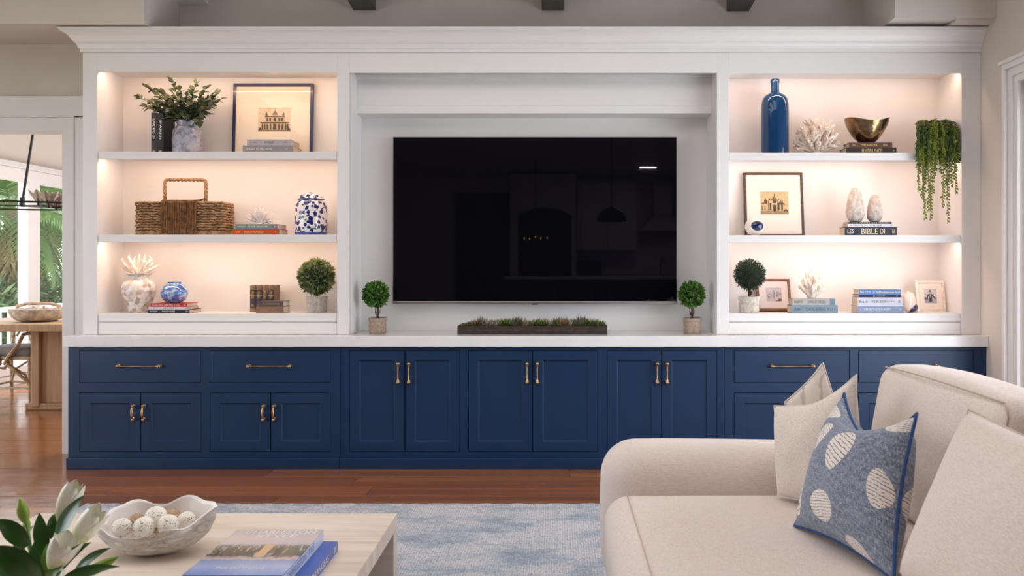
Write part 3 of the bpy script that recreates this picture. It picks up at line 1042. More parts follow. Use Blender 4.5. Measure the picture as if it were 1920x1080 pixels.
# island
ki = thing('kitchen_island', (.6, -2.6, 0), 'dark kitchen island with a white top behind the viewer', 'island')
yi = -2.2
MB().box(MX(948, yi), 2.0, -3.2, yi, 0, MZ(519, yi) - .04).build('body', KDARK, ki)
MB().box(MX(944, yi), 2.04, -3.24, yi + .04, MZ(519, yi) - .04, MZ(519, yi)).build('worktop', KCAB, ki)
for k, px in enumerate((1022, 1090, 1160)):
    xs_ = MX(px, -1.8)
    bs = thing('bar_stool', (xs_, -1.8, 0), ('dark bar stool at the left end of the kitchen island', 'dark bar stool at the middle of the kitchen island', 'dark bar stool at the right end of the kitchen island')[k], 'stool', 'bar stools at the kitchen island')
    MB().rbox(xs_ - .2, xs_ + .2, -1.98, -1.62, .62, .68, .02).build('seat', KDARK, bs)
    MB().rbox(xs_ - .2, xs_ + .2, -1.64, -1.6, .7, 1.0, .015).build('backrest', KDARK, bs)
    for sx in (-1, 1):
        for sy in (-1.95, -1.65):
            MB().tube([(xs_ + sx * .17, sy, 0), (xs_ + sx * .16, sy, .63)], .013, 6).build('leg', KDARK, bs)
for k, px in enumerate((1147,)):
    yp = -2.7
    px_, bz, r_ = MX(px, yp), MZ(415, yp), 28 * (MY - yp) / FX
    pl = thing('pendant_lamp', (px_, yp, bz), 'dark dome pendant lamp above the kitchen island', 'lamp')
    MB().lathe([(r_, 0), (r_ * .97, .06), (r_ * .8, .15), (r_ * .5, .21), (r_ * .1, .235), (.03, .235), (.03, .25), (.02, .25), (r_ * .5, .2), (r_ * .78, .14), (r_ * .95, .05), (r_ * .99, 0)], (px_, yp, bz), 32).build('shade', KDARK, pl, smooth=True)
    MB().tube([(px_, yp, bz + .24), (px_, yp, 3.6)], .008, 6).build('cord', KDARK, pl)
# candle chandelier in front of the arch
yq = -4.2
cc = Vector((MX(1004, yq), yq, MZ(470, yq)))
kc2 = thing('candelabra', cc, 'small candle chandelier hanging in front of the dark arch', 'lamp')
MB().tube([cc, cc + Vector((0, 0, 1.7))], .008, 6).build('cord', KDARK, kc2)
for k, (px, py) in enumerate(((983, 447), (993, 448), (1004, 444), (1014, 447), (1026, 446))):
    b = Vector((MX(px, yq), yq + .05 * (k % 2), MZ(py, yq)))
    ar = MB().tube([cc, (cc + b) / 2 - Vector((0, 0, .1)), b - Vector((0, 0, .05))], .008, 6).build('arm', KDARK, kc2)
    MB().ball(b, (.012, .012, .022), 8).build('bulb', BULB, kc2)
# ------------------------------------------------------------------ shelf contents
SL = [zh(q) for q in SH_L]
SR = [zh(q) for q in SH_R]
EPS = .0004

_tc = {}
def text_mesh(s, mat):
    key = (s, mat.name)
    if key in _tc: return _tc[key]
    c = bpy.data.curves.new('lettering', 'FONT')
    c.body = s; c.size = 1; c.align_x = 'CENTER'; c.align_y = 'CENTER'
    c.resolution_u = 3
    o = bpy.data.objects.new('lettering', c)
    COL.objects.link(o)
    dg = bpy.context.evaluated_depsgraph_get()
    me = bpy.data.meshes.new_from_object(o.evaluated_get(dg))
    bpy.data.objects.remove(o)
    me.materials.clear(); me.materials.append(mat)
    xs = [v.co.x for v in me.vertices]; ys = [v.co.y for v in me.vertices]
    cx, cy = (max(xs) + min(xs)) / 2, (max(ys) + min(ys)) / 2
    me.transform(Matrix.Translation((-cx, -cy, 0)))
    _tc[key] = (me, max(xs) - min(xs), max(ys) - min(ys))
    return _tc[key]
FRONT = Matrix(((1, 0, 0), (0, 0, -1), (0, 1, 0)))       # text x -> X, text y -> Z, normal -> -Y
def lettering(s, mat, parent, center, wid, hei, rot=FRONT):
    me, w0, h0 = text_mesh(s, mat)
    return place(me, 'lettering', parent, center, rot, (wid / w0, hei / h0, 1))

def cloth_cover(name, c):
    r = [max(0, q * .86) for q in c[:3]] + [1]
    return pm(name, c, .6, c2=r, scale=20, bump=.08, bscale=300, bdist=.001)

def flat_book(px0, px1, z0, z1, Y, depth, col, label, text=None, ink=INKW, group=None, tpos=None, th=.5, rot=0, back=0):
    """book lying flat, spine facing the viewer"""
    x0, x1 = X(px0, Y), X(px1, Y)
    root = thing('book', ((x0 + x1) / 2, Y, z0), label, 'book', group)
    mt = cloth_cover('cover_' + label.split()[0], srgb(*col))
    b = .0025 if z1 - z0 > .014 else .0015
    m = MB()
    m.box(x0, x1, Y, Y + b, z0, z1).box(x0, x1, Y + b, Y + depth, z0, z0 + b).box(x0, x1, Y + b, Y + depth, z1 - b, z1)
    m.build('cover', mt, root, bevel=.0006, seg=1)
    MB().box(x0 + .003, x1 - .003, Y + b, Y + depth - .004, z0 + b, z1 - b).build('pages', PAGES, root)
    if text:
        h = (z1 - z0)
        for (s, a, c_, hh) in text:
            lettering(s, ink, root, (X(a, Y) + (X(c_, Y) - X(a, Y)) / 2, Y - .0006, (z0 + z1) / 2), X(c_, Y) - X(a, Y), h * hh)
    return root

def stack(z, items):
    for it in items:
        flat_book(*it[:2], z, z + it[2], *it[3:])
        z += it[2] + .0003
    return z
H = lambda py0, py1, Y: (py1 - py0) * Y / FX
Yb = 5.655
G = 'books lying on the built-in shelves'

# --- left bookcase, top shelf
def upright_book(px0, px1, z0, ztop, Y, depth, col, label, text, ink=INKW, bands=None, group='upright books on the built-in shelves'):
    x0, x1 = X(px0, Y) + .0003, X(px1, Y) - .0003
    root = thing('book', ((x0 + x1) / 2, Y, z0), label, 'book', group)
    mt = cloth_cover('cover_' + label.split()[0], srgb(*col))
    m = MB()
    b = .0025
    n = 6
    w_ = x1 - x0
    m.box(x0, x0 + b, Y + .004, Y + depth, z0, ztop).box(x1 - b, x1, Y + .004, Y + depth, z0, ztop)
    pr = [(x0 + w_ * (1 - cos(pi * i / n)) / 2, Y + .004 - .004 * sin(pi * i / n)) for i in range(n + 1)]
    vs = []
    for (a, c_) in pr: vs += [(a, c_, z0), (a, c_, ztop)]
    fs = [(2 * i, 2 * i + 2, 2 * i + 3, 2 * i + 1) for i in range(n)]
    m.add(vs, fs)
    m.build('cover', mt, root)
    MB().box(x0 + b, x1 - b, Y + .0045, Y + depth - .004, z0 + .003, ztop - .003).build('pages', PAGES, root)
    H_ = ztop - z0
    for (f0, f1, bc) in (bands or []):
        q = MB()
        vs = []
        for (a, c_) in pr: vs += [(a, c_ - .0005, z0 + H_ * f0), (a, c_ - .0005, z0 + H_ * f1)]
        q.add(vs, fs)
        q.build('spine_label', bc, root)
    rotv = FRONT @ Matrix.Rotation(R(-90), 3, 'Z')
    for (s, f0, f1) in text:
        lettering(s, ink, root, ((x0 + x1) / 2, Y - .0012, z0 + H_ * (f0 + f1) / 2), H_ * (f1 - f0), w_ * .42, rotv)
    return root
upright_book(283, 294.2, SL[0] + EPS, Z(211, 5.70), 5.70, .17, (62, 56, 60), 'dark grey upright book, leftmost beside the leafy vase', [('GARDENS OF', .35, .85), ('B', .04, .07)])
upright_book(294.6, 306.5, SL[0] + EPS, Z(213, 5.70), 5.70, .17, (42, 40, 48), 'charcoal upright book with silver spine letters, right of the grey one', [('(PARIS)', .35, .85), ('B', .04, .07)])

# glazed vase with leafy branches
def mottled(name, c, c2, c3, s1=30, s2=9, rough=.3):
    t = NT(name)
    v = t.coord()
    k = t.ramp(t.noise(v, s1, 5, .7), [(.45, c), (.62, c2)])
    k = t.mix(t.ramp(t.noise(v, s2, 3), [(.5, 0.0), (.68, .7)]), k, c3)
    t.col(k).rough(rough)
    t.b.inputs['Coat Weight'].default_value = .4
    t.bump(t.noise(v, s1, 4), .15, .002)
    return t.mat
GLAZE = mottled('grey_blue_glaze', srgb(166, 166, 180), srgb(104, 106, 124), srgb(196, 190, 190))
yv = 5.76
cv = P(351.5, 284, yv); cv.z = SL[0] + EPS
u = yv / FX
vr = thing('vase', cv, 'mottled grey-blue glazed vase holding leafy green branches', 'vase')
hv = lambda py: Z(py, yv) - cv.z
MB().lathe([(24 * u, 0), (26.5 * u, .006), (27 * u, hv(262)), (25.5 * u, hv(246)), (21 * u, hv(239)), (17.5 * u, hv(236.5)), (18 * u, hv(229)), (18.6 * u, hv(227)), (16.5 * u, hv(227)), (15.5 * u, hv(238)), (15 * u, hv(245))], cv, 40).build('body', GLAZE, vr, smooth=True)

LEAF = pm('olive_green_leaf', srgb(78, 90, 60), .5, c2=srgb(42, 54, 34), scale=7, bump=.05)
LEAF2 = pm('yellow_green_leaf', srgb(98, 108, 56), .5, c2=srgb(64, 78, 38), scale=7, bump=.05)
def leaf_mesh(name, L, W, mat, fold=.25, bend=.15):
    m = MB()
    n = 5
    vs = [(0, 0, 0)]
    for i in range(1, n):
        t = i / n
        wv = W / 2 * sin(pi * t ** .8)
        z = -bend * L * t * t
        vs += [(-wv, L * t, z + fold * wv), (0, L * t, z), (wv, L * t, z + fold * wv)]
    vs.append((0, L, -bend * L))
    fs = [(0, 2, 1), (0, 3, 2)]
    for i in range(n - 2):
        a = 1 + 3 * i
        fs += [(a, a + 1, a + 4, a + 3), (a + 1, a + 2, a + 5, a + 4)]
    a = 1 + 3 * (n - 2)
    e = len(vs) - 1
    fs += [(a, a + 1, e), (a + 1, a + 2, e)]
    me = bpy.data.meshes.new(name)
    me.from_pydata(vs, [], fs)
    me.materials.append(mat)
    me.polygons.foreach_set('use_smooth', [True] * len(me.polygons))
    return me
LM = leaf_mesh('leaf', .046, .032, LEAF)
LM2 = leaf_mesh('leaf', .040, .026, LEAF2)
br = random.Random(12)
plant = thing('branch_arrangement', cv + Vector((0, 0, hv(240))), 'spray of olive-green leafy branches standing in the grey-blue vase', 'foliage')
tips = [(258, 181, 0), (274, 163, .05), (270, 200, -.04), (298, 172, .06), (300, 190, -.05), (323, 153, 0), (318, 182, -.07), (338, 168, .05), (349, 180, -.08), (362, 170, .03),
        (367, 157, -.02), (380, 176, -.08), (388, 163, .0), (397, 178, .05), (409, 176, -.02), (414, 186, .04), (398, 198, -.06), (392, 215, -.02), (376, 228, -.09),
        (298, 210, -.03), (312, 222, -.09), (336, 196, -.1), (364, 200, -.1), (287, 205, .02), (330, 214, -.11), (352, 214, -.12), (378, 212, -.1), (345, 200, .05), (310, 200, .03), (372, 190, .06),
        (325, 175, -.1), (340, 185, -.13), (360, 186, -.13), (384, 192, -.12), (318, 205, -.13), (345, 216, -.14), (366, 222, -.12), (300, 180, .0), (392, 186, .02), (288, 190, -.06), (326, 192, .04), (405, 192, .0)]
for k, (px, py, dy) in enumerate(tips):
    tip = P(px, py, yv + dy)
    base = cv + Vector((br.uniform(-.02, .02), br.uniform(-.02, .02), hv(240)))
    midp = base.lerp(tip, .5) + Vector((0, 0, .03 if py < 205 else .06))
    pts = []
    N = 8
    for i in range(N + 1):
        t = i / N
        pts.append(base * (1 - t) ** 2 + midp * 2 * t * (1 - t) + tip * t * t)
    st = MB().tube(pts, [.0022 * (1 - .6 * i / N) for i in range(N + 1)], 5).build('branch', BARK, plant)
    L = (tip - base).length
    nl = max(5, int(L / .0155))
    for j in range(nl):
        t = .22 + .78 * (j + 1) / nl
        k_ = min(N - 1, int(t * N))
        p = pts[k_].lerp(pts[k_ + 1], min(1, t * N - k_))
        d = (pts[k_ + 1] - pts[k_]).normalized()
        sd = Vector((br.gauss(0, 1), br.gauss(0, .8), br.gauss(0, 1)))
        sd = (sd - d * sd.dot(d)).normalized()
        if j % 2: sd.z = abs(sd.z)
        dd = (d * (.8 if j < nl - 1 else 3) + sd).normalized()
        place(LM if (py > 170 or j % 3) else LM2, 'leaf', st, p, frame_rot(dd, Vector((br.gauss(0, .4), -.6, 1)).normalized()), br.uniform(.75, 1.1))

# framed print: builds a leaning frame from bottom/top pixel widths
def picture_frame(name, px0, px1, py_top, z0, Ybot, Ytop, fw, matc, frame_mat, label, art, mat_in, depth=.02, glass=True):
    zt = Z(py_top, Ytop)
    x0, x1 = X(px0, Ytop), X(px1, Ytop)
    L = sqrt((zt - z0) ** 2 + (Ytop - Ybot) ** 2)
    ang = math.atan2(Ytop - Ybot, zt - z0)
    root = thing(name, ((x0 + x1) / 2, Ybot, z0), label, 'picture')
    Wd = x1 - x0
    z0 += depth * sin(ang)
    xf = Matrix.Translation(((x0 + x1) / 2, Ybot, z0)) @ Matrix.Rotation(-ang, 4, 'X')
    def mb():
        m = MB(); m.xf = xf; return m
    h = Wd / 2
    m = mb()
    m.box(-h, -h + fw, 0, depth, 0, L).box(h - fw, h, 0, depth, 0, L).box(-h + fw, h - fw, 0, depth, 0, fw).box(-h + fw, h - fw, 0, depth, L - fw, L)
    m.build('frame', frame_mat, root, bevel=.0015, seg=1)
    # mat board with window
    a0, a1, b0, b1 = mat_in            # fractions of the inner width / height (from the bottom)
    ix0, ix1, iz0, iz1 = -h + fw, h - fw, fw, L - fw
    wx0, wx1 = ix0 + (ix1 - ix0) * a0, ix0 + (ix1 - ix0) * a1
    wz0, wz1 = iz0 + (iz1 - iz0) * b0, iz0 + (iz1 - iz0) * b1
    m = mb()
    y0_, y1_ = .006, .008
    m.box(ix0, wx0, y0_, y1_, iz0, iz1).box(wx1, ix1, y0_, y1_, iz0, iz1).box(wx0, wx1, y0_, y1_, iz0, wz0).box(wx0, wx1, y0_, y1_, wz1, iz1)
    m.build('mat_board', matc, root)
    m = mb(); m.box(ix0, ix1, .0092, .0125, iz0, iz1)
    m.build('backing', matc, root)
    m = mb()
    mats = art(m, wx0, wx1, wz0, wz1, .009)
    m.build('print', mats, root)
    if glass:
        m = mb(); m.box(ix0, ix1, .003, .0045, iz0, iz1)
        m.build('glass', PANE, root)
    return root

def flatc(name, *c): return pm(name, srgb(*c), .7, c2=[q * .8 for q in srgb(*c)[:3]] + [1], scale=60)
def art_baroque(m, x0, x1, z0, z1, y):
    """small sepia print of a symmetrical domed facade"""
    W, Hh = x1 - x0, z1 - z0
    lay = [0]
    def rc(a, b, c, d, mi, k=1):
        lay[0] += 1
        yy = y - .00012 * lay[0] * .15 - k * .0003
        m.add([(x0 + W * a, yy, z0 + Hh * c), (x0 + W * b, yy, z0 + Hh * c), (x0 + W * b, yy, z0 + Hh * d), (x0 + W * a, yy, z0 + Hh * d)], [(0, 1, 2, 3)], mi)
    def tri(a, b, c, d, mi, k=1):
        lay[0] += 1
        yy = y - .00002 * lay[0] - k * .0003
        m.add([(x0 + W * a, yy, z0 + Hh * c), (x0 + W * b, yy, z0 + Hh * c), (x0 + W * (a + b) / 2, yy, z0 + Hh * d)], [(0, 1, 2)], mi)
    rc(0, 1, 0, 1, 0, 0)
    rc(0, 1, .0, .07, 2, 1)
    rc(.08, .93, .07, .38, 1, 1)
    rc(.22, .8, .38, .64, 1, 1)
    for q in (.22, .74):
        rc(q, q + .06, .6, .72, 2, 1); tri(q - .01, q + .07, .7, .85, 3, 1)
    rc(.43, .6, .6, .74, 1, 1); tri(.42, .61, .72, .92, 2, 2); rc(.508, .52, .88, 1.0, 3, 2)
    rc(.06, .95, .36, .40, 3, 2); rc(.2, .82, .62, .65, 3, 2)
    for q in (.11, .18, .26, .36, .62, .72, .82, .88):
        rc(q, q + .045, .08, .32, 3, 2)
    for q in (.26, .34, .62, .7):
        rc(q, q + .05, .44, .58, 3, 2)
    rc(.46, .56, .08, .33, 3, 2); rc(.47, .55, .43, .6, 3, 2)
    tri(0, .12, .05, .2, 3, 2); tri(.86, 1, .05, .22, 3, 2)
    return [flatc('sepia_sky', 222, 202, 172), flatc('sepia_wall', 196, 174, 142), flatc('sepia_shade', 140, 122, 96), flatc('sepia_dark', 88, 74, 58)]
BLUEFR = pm('dark_blue_frame', srgb(28, 34, 74), .3, bump=.02, coat=.3)
CREAM = pm('cream_mat_board', srgb(232, 218, 200), .8, bump=.02)
picture_frame('picture_frame', 437.5, 588, 156.5, SL[0] + EPS, 5.885, 5.918, .0215, CREAM, BLUEFR,
              'dark blue framed print of an ornate building on the top left shelf', art_baroque, (.3, .74, .33, .68))
z = SL[0] + EPS
stack(z, [(455, 549, H(273, 286, Yb), Yb, .2, (150, 142, 146), 'grey flat book, lower one leaning against the blue picture frame', [('A PLACE TO CALL HOME', 462, 510, .3), ('V', 536, 539, .3)], INKW, G),
          (463, 545, H(262, 273, Yb), Yb, .2, (184, 174, 176), 'pale grey flat book on top in front of the blue frame', [('M. WEIN', 469, 482, .22), ('INTERIOR', 496, 514, .34), ('LONE', 530, 538, .2)], INKD, G)])

# --- left bookcase, middle shelf: woven basket
JUTE = pm('woven_seagrass', srgb(186, 148, 108), .85, c2=srgb(128, 94, 62), scale=26, bump=.7, bdist=.003)
JUTED = pm('dark_wrapped_cord', srgb(134, 92, 54), .9, c2=srgb(88, 56, 30), scale=40, bump=.8, bdist=.003)
YK = 5.67
bx0, bx1, bz0, bz1 = X(252, YK), X(418, YK), SL[1] + EPS, Z(378, YK)
bd = .2
bk = thing('basket', ((bx0 + bx1) / 2, YK + bd / 2, bz0), 'rectangular woven seagrass basket with a square cord-wrapped handle', 'basket')
m = MB()
m.box(bx0 + .01, bx1 - .01, YK + .012, YK + bd - .012, bz0 + .004, bz0 + .014)
for (a, b, c_, d) in ((bx0 + .008, bx1 - .008, YK + .008, YK + .014), (bx0 + .008, bx1 - .008, YK + bd - .014, YK + bd - .008), (bx0 + .008, bx0 + .014, YK + .014, YK + bd - .014), (bx1 - .014, bx1 - .008, YK + .014, YK + bd - .014)):
    m.box(a, b, c_, d, bz0 + .004, bz1 - .006)
m.build('liner', JUTED, bk)
rb = random.Random(3)
wv = MB()
rows = 11
for rr in range(rows):
    zc = bz0 + .014 + (bz1 - bz0 - .028) * (rr + .5) / rows
    for side in range(4):
        if side in (0, 2): a, b, yy = bx0, bx1, (YK + .007 if side == 0 else YK + bd - .007)
        else: a, b, xx = YK, YK + bd, (bx1 - .007 if side == 1 else bx0 + .007)
        step = .036 if side in (0, 2) else .032
        q = a + (step / 2 if rr % 2 else 0) - .006
        while q < b - .01:
            l = step * rb.uniform(.95, 1.35)
            e = min(q + l, b)
            s_ = max(q, a)
            j = rb.uniform(-.003, .003)
            pts = []
            for t in (0, .25, .5, .75, 1):
                off = .0035 * sin(pi * t) + rb.uniform(0, .001)
                u_ = s_ + (e - s_) * t
                zz = zc + j + (.0035 if rr % 2 else -.0035) * (t - .5) * 2
                if side == 0: pts.append((u_, yy - off, zz))
                elif side == 2: pts.append((u_, yy + off, zz))
                elif side == 1: pts.append((xx + off, u_, zz))
                else: pts.append((xx - off, u_, zz))
            wv.tube(pts, [.003, .0062, .0068, .0062, .003], 6)
            q += step
o = wv.build('weave', JUTE, bk, smooth=2); o['kind'] = 'stuff'
def twisted(pts, r, turns, closed=False):
    """two-strand rope along a polyline"""
    m = MB()
    P_ = [Vector(p) for p in pts]
    if closed: P_.append(P_[0])
    Ls = [0]
    for i in range(1, len(P_)): Ls.append(Ls[-1] + (P_[i] - P_[i - 1]).length)
    T = Ls[-1]
    n = int(T / (r * .9))
    for ph in (0, pi):
        q = []
        for i in range(n + 1):
            d = T * i / n
            k = 0
            while k < len(Ls) - 2 and Ls[k + 1] < d: k += 1
            t = (d - Ls[k]) / max(1e-9, Ls[k + 1] - Ls[k])
            p = P_[k].lerp(P_[k + 1], t)
            dr = (P_[k + 1] - P_[k]).normalized()
            a = dr.cross(Vector((0, 1, 0)))
            if a.length < .3: a = dr.cross(Vector((0, 0, 1)))
            a.normalize(); b = a.cross(dr)
            an = d / (r * 5) * 2 * pi * turns + ph
            q.append(p + (a * cos(an) + b * sin(an)) * r * .5)
        m.tube(q, r * .62, 6)
    return m
for zz in (bz0 + .0105, bz1 - .006):
    twisted([(bx0 + .006, YK + .006, zz), (bx1 - .006, YK + .006, zz), (bx1 - .006, YK + bd - .006, zz), (bx0 + .006, YK + bd - .006, zz)], .0085, 1, True).build('rim', JUTE, bk, smooth=2)
# wrapped centre band
cwx0, cwx1 = X(303, YK), X(369, YK)
m = MB()
n_ = 15
for i in range(n_):
    xx = cwx0 + (cwx1 - cwx0) * (i + .5) / n_
    r_ = (cwx1 - cwx0) / n_ * .56
    pts = []
    for j in range(15):
        t = j / 14
        pts.append((xx + .0018 * sin(9 * t + i * 2.3), YK - .010 - .0015 * sin(23 * t + i), bz0 + .005 + (bz1 - bz0 - .002) * t))
    m.tube(pts, r_, 6)
    m.tube([(xx, YK - .008, bz1 + .001), (xx, YK + .01, bz1 + .006), (xx, YK + bd - .01, bz1 + .006), (xx, YK + bd + .004, bz1 - .01)], r_, 6)
m.build('wrapped_band', JUTED, bk, smooth=2)
yh_ = YK + bd / 2
hx0, hx1, hz_ = X(309, yh_), X(386, yh_), Z(337, yh_)
twisted([(hx0, yh_, bz1 - .02), (hx0, yh_, hz_ - .012), (hx0 + .012, yh_, hz_), (hx1 - .012, yh_, hz_), (hx1, yh_, hz_ - .012), (hx1, yh_, bz1 - .03)], .0125, 1.2).build('handle', pm('handle_cord', srgb(168, 130, 92), .85, c2=srgb(128, 94, 62), scale=60, bump=.6), bk, smooth=2)
MB().tube([(cwx1 - .03, YK + .02, bz1 + .004), (hx1 - .02, YK + .07, bz1 + .018), (hx1, yh_, bz1 + .03)], [.008, .007, .003], 6).build('loose_cord', JUTED, bk, smooth=2)

stack(SL[1] + EPS, [(436, 523.5, H(430, 441, Yb), Yb, .19, (206, 52, 20), 'orange-red flat book beside the basket, under the grey one', [('LUXE', 442, 450, .3), ('BOOK OF PALM BEACH', 458, 494, .42), ('S', 516, 518, .3)], pm('pale_orange_ink', srgb(240, 170, 140), .6, bump=.01), G),
                    (441, 520.5, H(421, 430, Yb), Yb, .19, (134, 128, 136), 'grey flat book on the orange-red book, under the white sea fan', [('WINDOW', 446, 460, .28), ('AT THE SEASHORE', 464, 502, .3), ('B', 514, 516, .3)], INKW, G)])

CORAL = pm('white_coral', srgb(244, 232, 220), .75, c2=srgb(222, 206, 192), scale=40, bump=.6, bdist=.002, bscale=160)
CORAL_W = pm('bleached_coral', srgb(238, 230, 226), .7, c2=srgb(222, 210, 206), scale=40, bump=.6, bdist=.002, bscale=160)
def grow(m, p, d, L, r, depth, rng, spread, flat=1.0, split=2, taper=.72, tipf=.8, wob=.12):
    n = 3
    pts, rs = [p], [r]
    q, dd = p.copy(), d.copy()
    for i in range(n):
        dd = (dd + Vector((rng.gauss(0, wob), rng.gauss(0, wob * flat), rng.gauss(0, wob)))).normalized()
        q = q + dd * L / n
        pts.append(q.copy())
        rs.append(r * (1 - (1 - taper) * (i + 1) / n))
    if depth == 0:
        rs[-1] = rs[0] * tipf * .8
        pts.append(q + dd * rs[-1] * .8); rs.append(rs[-1] * .45)
    m.tube(pts, rs, 7)
    if depth > 0:
        for k in range(split if depth < 3 or split > 2 else split):
            sd = Vector((rng.gauss(0, 1), rng.gauss(0, 1) * flat, rng.gauss(0, 1)))
            sd = (sd - dd * sd.dot(dd)).normalized()
            if k % 2: sd = -last
            last = sd
            nd = (dd + sd * rng.uniform(.6, 1.1) * spread).normalized()
            if nd.z < -.15: nd.z *= -.3
            grow(m, q - dd * r * .2, nd, L * rng.uniform(.65, .95), rs[-1] * (.95 if depth > 1 else .9), depth - 1, rng, spread, flat, split, taper, tipf, wob)

# white sea fan on the books
yy = 5.74
cz0 = SL[1] + EPS + H(421, 441, Yb) + .001
c0 = P(488, 0, yy); c0.z = cz0
rg = random.Random(9)
m = MB()
R0 = 30 * yy / FX
for i in range(27):
    a = pi * (.03 + .94 * i / 26)
    d = Vector((cos(a), rg.uniform(-.3, .3), sin(a) * 1.0)).normalized()
    L = R0 * (.98 if i % 2 else .82) * (1 + .06 * sin(a))
    b = c0 + Vector((0, 0, .006))
    pts = [b, b + d * L * .5 + Vector((0, 0, .006)), b + d * L * .8, b + d * L]
    m.tube(pts, [.006, .0052, .0046, .002], 6)
    for t in (.55, .7, .85):
        for s_ in (-1, 1):
            p = b + d * L * t
            pd = Vector((-d.z, rg.uniform(-.6, .6), d.x)) * s_ + d * 1.2
            m.tube([p, p + pd.normalized() * .011], [.0038, .0014], 5)
m.ball(c0 + Vector((0, 0, .004)), (.02, .016, .006), 12)
m.tube([c0, c0 + Vector((0, 0, .012))], [.018, .008], 10)
tag(m.build('coral', CORAL_W, smooth=2), 'small white fan-shaped coral on the grey and orange-red books', 'coral')

# blue and white ginger jar
t = NT('blue_white_porcelain')
v = t.coord()
a1 = t.voro(v, 34, 'F1', 1)
n1 = t.noise(v, 24, 4, .6, 1.6)
f = t.math('ADD', t.math('MULTIPLY', a1, .62), t.math('MULTIPLY', n1, .7))
c = t.ramp(f, [(.59, srgb(22, 34, 98)), (.635, srgb(52, 68, 138)), (.66, srgb(234, 226, 224))])
t.col(c).rough(.18); t.b.inputs['Coat Weight'].default_value = .5
PORC = t.mat
BLUEB = pm('cobalt_glaze', srgb(36, 54, 130), .2, c2=srgb(70, 88, 150), scale=30, bump=.02)
yj = 5.76
cj = P(583.3, 0, yj); cj.z = SL[1] + EPS
u = yj / FX
hj = lambda py: Z(py, yj) - cj.z
jar = thing('ginger_jar', cj, 'blue and white floral porcelain jar with a lid', 'jar')
MB().lathe([(26.5 * u, 0), (27.5 * u, .004), (29.5 * u, hj(430)), (30 * u, hj(420)), (29.5 * u, hj(388)), (28 * u, hj(380.5)), (24.5 * u, hj(377)), (20.5 * u, hj(376)), (20 * u, hj(373))], cj, 48).build('body', PORC, jar, smooth=True)
MB().lathe([(27.0 * u, .001), (28.6 * u, .004), (29.9 * u, .016), (29.7 * u, .019), (27 * u, .004)], cj, 48).build('foot_band', BLUEB, jar, smooth=True)
ld = MB().lathe([(20 * u, hj(375.5)), (24 * u, hj(375)), (24.3 * u, hj(373)), (22.5 * u, hj(371.5)), (21 * u, hj(367)), (16 * u, hj(364.5)), (5 * u, hj(363)), (3 * u, hj(362))], cj, 48).build('lid', PORC, jar, smooth=True)
MB().lathe([(24.2 * u, hj(375.2)), (24.9 * u, hj(374.6)), (24.9 * u, hj(373.6)), (24.2 * u, hj(373))], cj, 48).build('lid_band', BLUEB, ld, smooth=True)
MB().lathe([(2.5 * u, hj(363)), (2 * u, hj(361.8)), (4 * u, hj(360.8)), (3.6 * u, hj(359.5)), (1 * u, hj(359))], cj, 20).build('knob', PORC, ld, smooth=True)

# --- left bookcase, bottom shelf
t = NT('mother_of_pearl_mosaic')
v = t.coord((1, 1, 1))
cc_ = t.voro(v, 40, 'F1', 1, 'Color')
hs = t.node('ShaderNodeSeparateColor'); t.l.new(cc_, hs.inputs[0])
base = t.ramp(hs.outputs[0], [(.0, srgb(178, 158, 146)), (.13, srgb(206, 192, 184)), (.3, srgb(236, 224, 214)), (.7, srgb(242, 232, 226)), (.88, srgb(196, 190, 200)), (.96, srgb(214, 180, 152))], 'CONSTANT')
ed = t.voro(v, 40, 'DISTANCE_TO_EDGE', 1)
e = t.ramp(ed, [(.02, 0.0), (.06, 1.0)])
base = t.mix(e, srgb(216, 204, 194), base)
t.col(base).rough(.28); t.bump(e, .4, .002)
t.b.inputs['Coat Weight'].default_value = .4
MOSAIC = t.mat
ym = 5.755
cm_ = P(260.3, 0, ym); cm_.z = SL[2] + EPS
u = ym / FX
hm = lambda py: Z(py, ym) - cm_.z
mv = thing('vase', cm_, 'pearly mosaic vase with a wide rim holding white coral branches', 'vase')
MB().lathe([(16 * u, 0), (17.5 * u, .006), (19 * u, hm(576)), (25 * u, hm(563)), (29.5 * u, hm(550)), (30.5 * u, hm(543)), (29.5 * u, hm(535)), (25 * u, hm(527.5)), (18 * u, hm(523.5)), (17 * u, hm(520)), (17.5 * u, hm(516.5)), (23 * u, hm(513.8)), (23 * u, hm(513)), (17 * u, hm(514.5)), (15.5 * u, hm(519)), (15 * u, hm(523))], cm_, 48).build('body', MOSAIC, mv, smooth=True)
m = MB()
rg = random.Random(21)
for (px, py, dy) in ((227, 487, 0), (226, 499, .04), (241, 481, -.02), (252, 484, .05), (261, 480, -.03), (272, 480, .02), (284, 483, -.02), (290, 492, .04), (294, 499, -.01), (290, 508, .03), (237, 497, .06), (272, 492, -.05)):
    tip = P(px, py, ym + dy)
    b = cm_ + Vector((rg.uniform(-.02, .02), rg.uniform(-.02, .02), hm(519)))
    d = tip - b
    pts = [b, b + d * .35 + Vector((0, 0, .004)), b + d * .7, tip]
    m.tube(pts, [.012, .0125, .0105, .006], 8)
    for k in range(6):
        t_ = .35 + .6 * k / 5
        q = b + d * t_
        sd = Vector((rg.gauss(0, 1), rg.gauss(0, 1), rg.gauss(.6, .7))).normalized()
        m.tube([q, q + (sd + d.normalized() * .9).normalized() * .021], [.0065, .0032], 6)
tag(m.build('coral', CORAL, smooth=2), 'thick white coral branches standing in the mosaic vase', 'coral')

